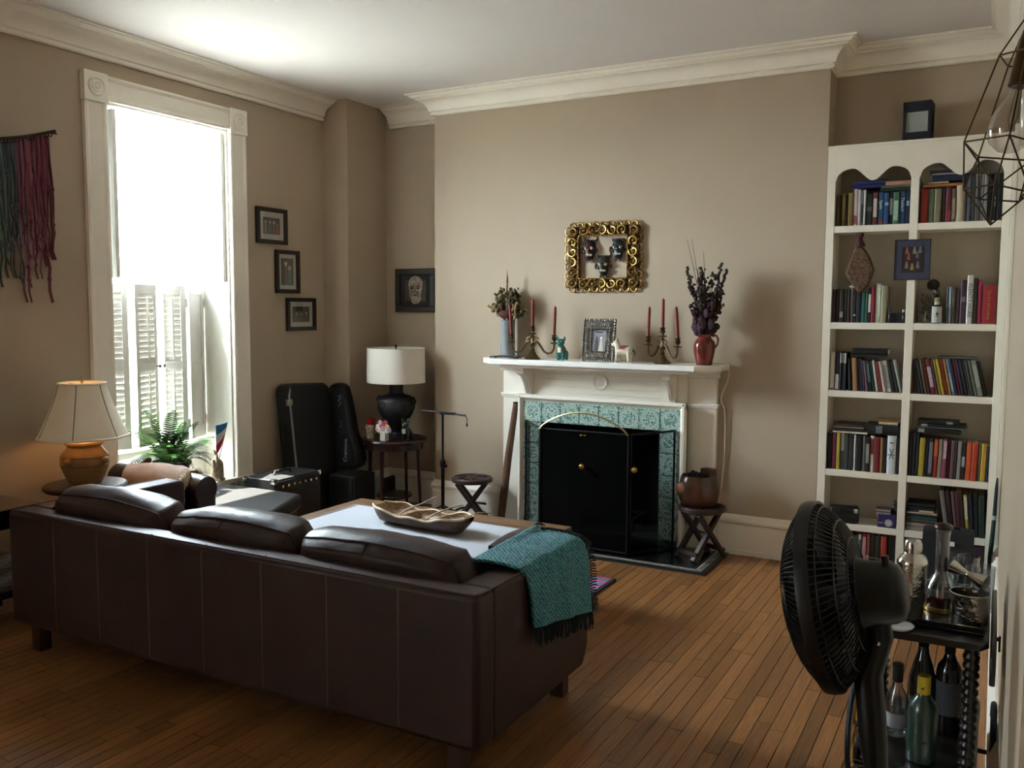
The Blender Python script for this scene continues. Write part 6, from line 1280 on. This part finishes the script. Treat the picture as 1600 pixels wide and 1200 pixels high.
t = thing('teal_bottle', 'pale teal spirit bottle with yellow neck label in front', 'bottle', (-.140, 2.76, ZL)); B().lathe([(.036, 0), (.040, .004), (.041, .15), (.037, .172), (.022, .192), (.0165, .205), (.016, .245), (0, .246)], 32).build('glass', mat('frosted_teal_glass', '#24382f', .25, var=.15, vs=12, coat=.3), t); B().lathe([(.0168, .203), (.0178, .203), (.0176, .256), (0, .257)], 24).build('yellow_neck_label', mat('yellow_label', '#b8a018', .5), t)
b = B(); b.ball((-.003, -.0182, .222), (.004, .0012, .0025), 8, 5); b.box(-.006, -.005, -.0186, -.0176, .216, .221); b.box(-.001, 0, -.0186, -.0176, .216, .221); b.ball((.0012, -.0182, .2255), (.0018, .001, .0016), 6, 4); b.build('black_animal_mark', mat('black_print', '#16140c', .6), t); b = B(); b.ball((.008, -.0395, .07), (.006, .0012, .004), 8, 5); b.build('body_mark', mat('black_print', ''), t)
t = thing('clear_bottle', 'clear spirit bottle with black cap behind the fan neck', 'bottle', (-.222, 2.90, ZL)); B().lathe([(.03, 0), (.033, .004), (.034, .10), (.03, .125), (.016, .15), (.0135, .165), (.0135, .178), (.0125, .178), (.0125, .165), (.015, .15), (.028, .124), (.032, .1), (.031, .008), (0, .006)], 28).build('glass', GLS, t); B().lathe([(.0145, .168), (.016, .17), (.016, .225), (0, .226)], 20).build('black_cap', mat('ribbed_black_cap', '#101014', .4), t); B().lathe([(.0342, .03), (.0347, .03), (.0347, .075), (.0342, .075), (.0342, .03)], 24).build('white_label', mat('white_bottle_label', '#9a9ea0', .6), t)

# ------------------------------------------------------------------ bag and umbrella by the bookcase
t = thing('black_bag', 'black soft case with small white tag before the bookcase', 'bag', (-.19, 5.45, 0)); b = B(); b.pillow((0, 0, .1925), (.265, .15, .385), .14, 10, .005); b.build('body', NYL, t, smooth=80); b = B(); b.box(.012, .036, -.082, -.076, .30, .324); o = b.build('white_tag', mat('white_tag', '#c9c9cc', .6), t); b = B(); b.tube([(-.06, -.03, .36), (-.055, -.04, .395), (.055, -.04, .395), (.06, -.03, .36)], .006, 6); b.build('strap', BLACKM, t)
t = thing('rolled_umbrella', 'dark green rolled umbrella leaning in the corner by the bookcase', 'umbrella', (.016, 5.60, 0)); UG = mat('dark_green_cloth', '#15382c', .6)
b = B(); b.tube([(0, 0, .06), (.006, .006, .2), (.016, .02, .42)], [.006, .013, .011], 10); b.build('lower_cloth', UG, t, smooth=60); b = B(); b.tube([(.016, .02, .42), (.017, .021, .445)], .012, 10); b.build('pale_band', mat('pale_band', '#a9b0aa', .6), t); b = B(); b.tube([(.017, .021, .445), (.02, .025, .6), (.022, .028, .66)], [.011, .009, .004], 10); b.build('upper_cloth', mat('navy_green_cloth', '#141e26', .6), t, smooth=60); B().cyl((-.001, -.002, 0), (0, 0, .07), .004).build('ferrule', BLACKM, t)

# ------------------------------------------------------------------ wire cage pendant near the camera
PL = (.02, 1.53, ZC); t = thing('pendant_lamp', 'geometric bronze wire cage pendant with clear bulb at upper right', 'lamp', PL); WIRE = mat('bronze_wire', '#4a3a24', .35, .9)
f0, t0 = Vector((-.016, 1.491, 1.726)), Vector((.030, 1.545, 2.055)); av = (t0-f0).normalized(); e1 = Vector((1, .25, 0)); e1 = (e1-av*e1.dot(av)).normalized(); e2 = av.cross(e1)
def ring(tt, r, n, ph): c = f0+(t0-f0)*tt; return [c+r*(e1*cos(ph+2*pi*k/n)+e2*sin(ph+2*pi*k/n)) for k in range(n)]
r1, r2, r3 = ring(.14, .046, 5, pi), ring(.34, .060, 5, pi+.12), ring(.74, .036, 5, pi+.1); edges = []
for k in range(5):
    j = (k+1) % 5; edges += [(f0, r1[k]), (r1[k], r1[j]), (r1[k], r2[k]), (r1[j], r2[k]), (r2[k], r2[j]), (r2[k], r3[k]), (r3[k], r3[j]), (r3[k], t0)]
for a_, c_ in edges:
    b = B(); b.M = Matrix.Translation(-Vector(PL)); b.tube([a_, c_], .0013, 6); b.build('cage_wire', WIRE, t)
b = B(); b.M = Matrix.Translation(-Vector(PL)); b.tube([t0, t0+Vector((0, 0, .2)), (.03, 1.545, ZC-.02)], .003, 6); b.build('flex', BLACKM, t); b = B(); b.lathe([(.05, -.0005), (.05, -.012), (.02, -.025), (0, -.025)], 24, (.01, .015, 0)); b.build('ceiling_rose', WIRE, t)
sock = f0+(t0-f0)*.62; b = B(); b.M = Matrix.Translation(-Vector(PL)); b.tube([t0, f0+(t0-f0)*.8, sock], [.004, .014, .016], 14); b.build('socket', WIRE, t)
bq = (-av).to_track_quat('Z', 'Y').to_matrix().to_4x4(); b = B(); b.M = Matrix.Translation(sock-Vector(PL)) @ bq; b.lathe([(.012, 0), (.013, .015), (.02, .03), (.029, .05), (.031, .068), (.026, .086), (.014, .097), (0, .10)], 28); b.build('glass_bulb', clearglass('bulb_glass', (.95, .95, .93), .10), t); b = B(); b.M = Matrix.Translation(sock-Vector(PL)) @ bq; b.tube([(.004, 0, .0), (.008, 0, .05), (0, 0, .07), (-.008, 0, .05), (-.004, 0, 0)], .0008, 5); b.build('filament', WIRE, t)
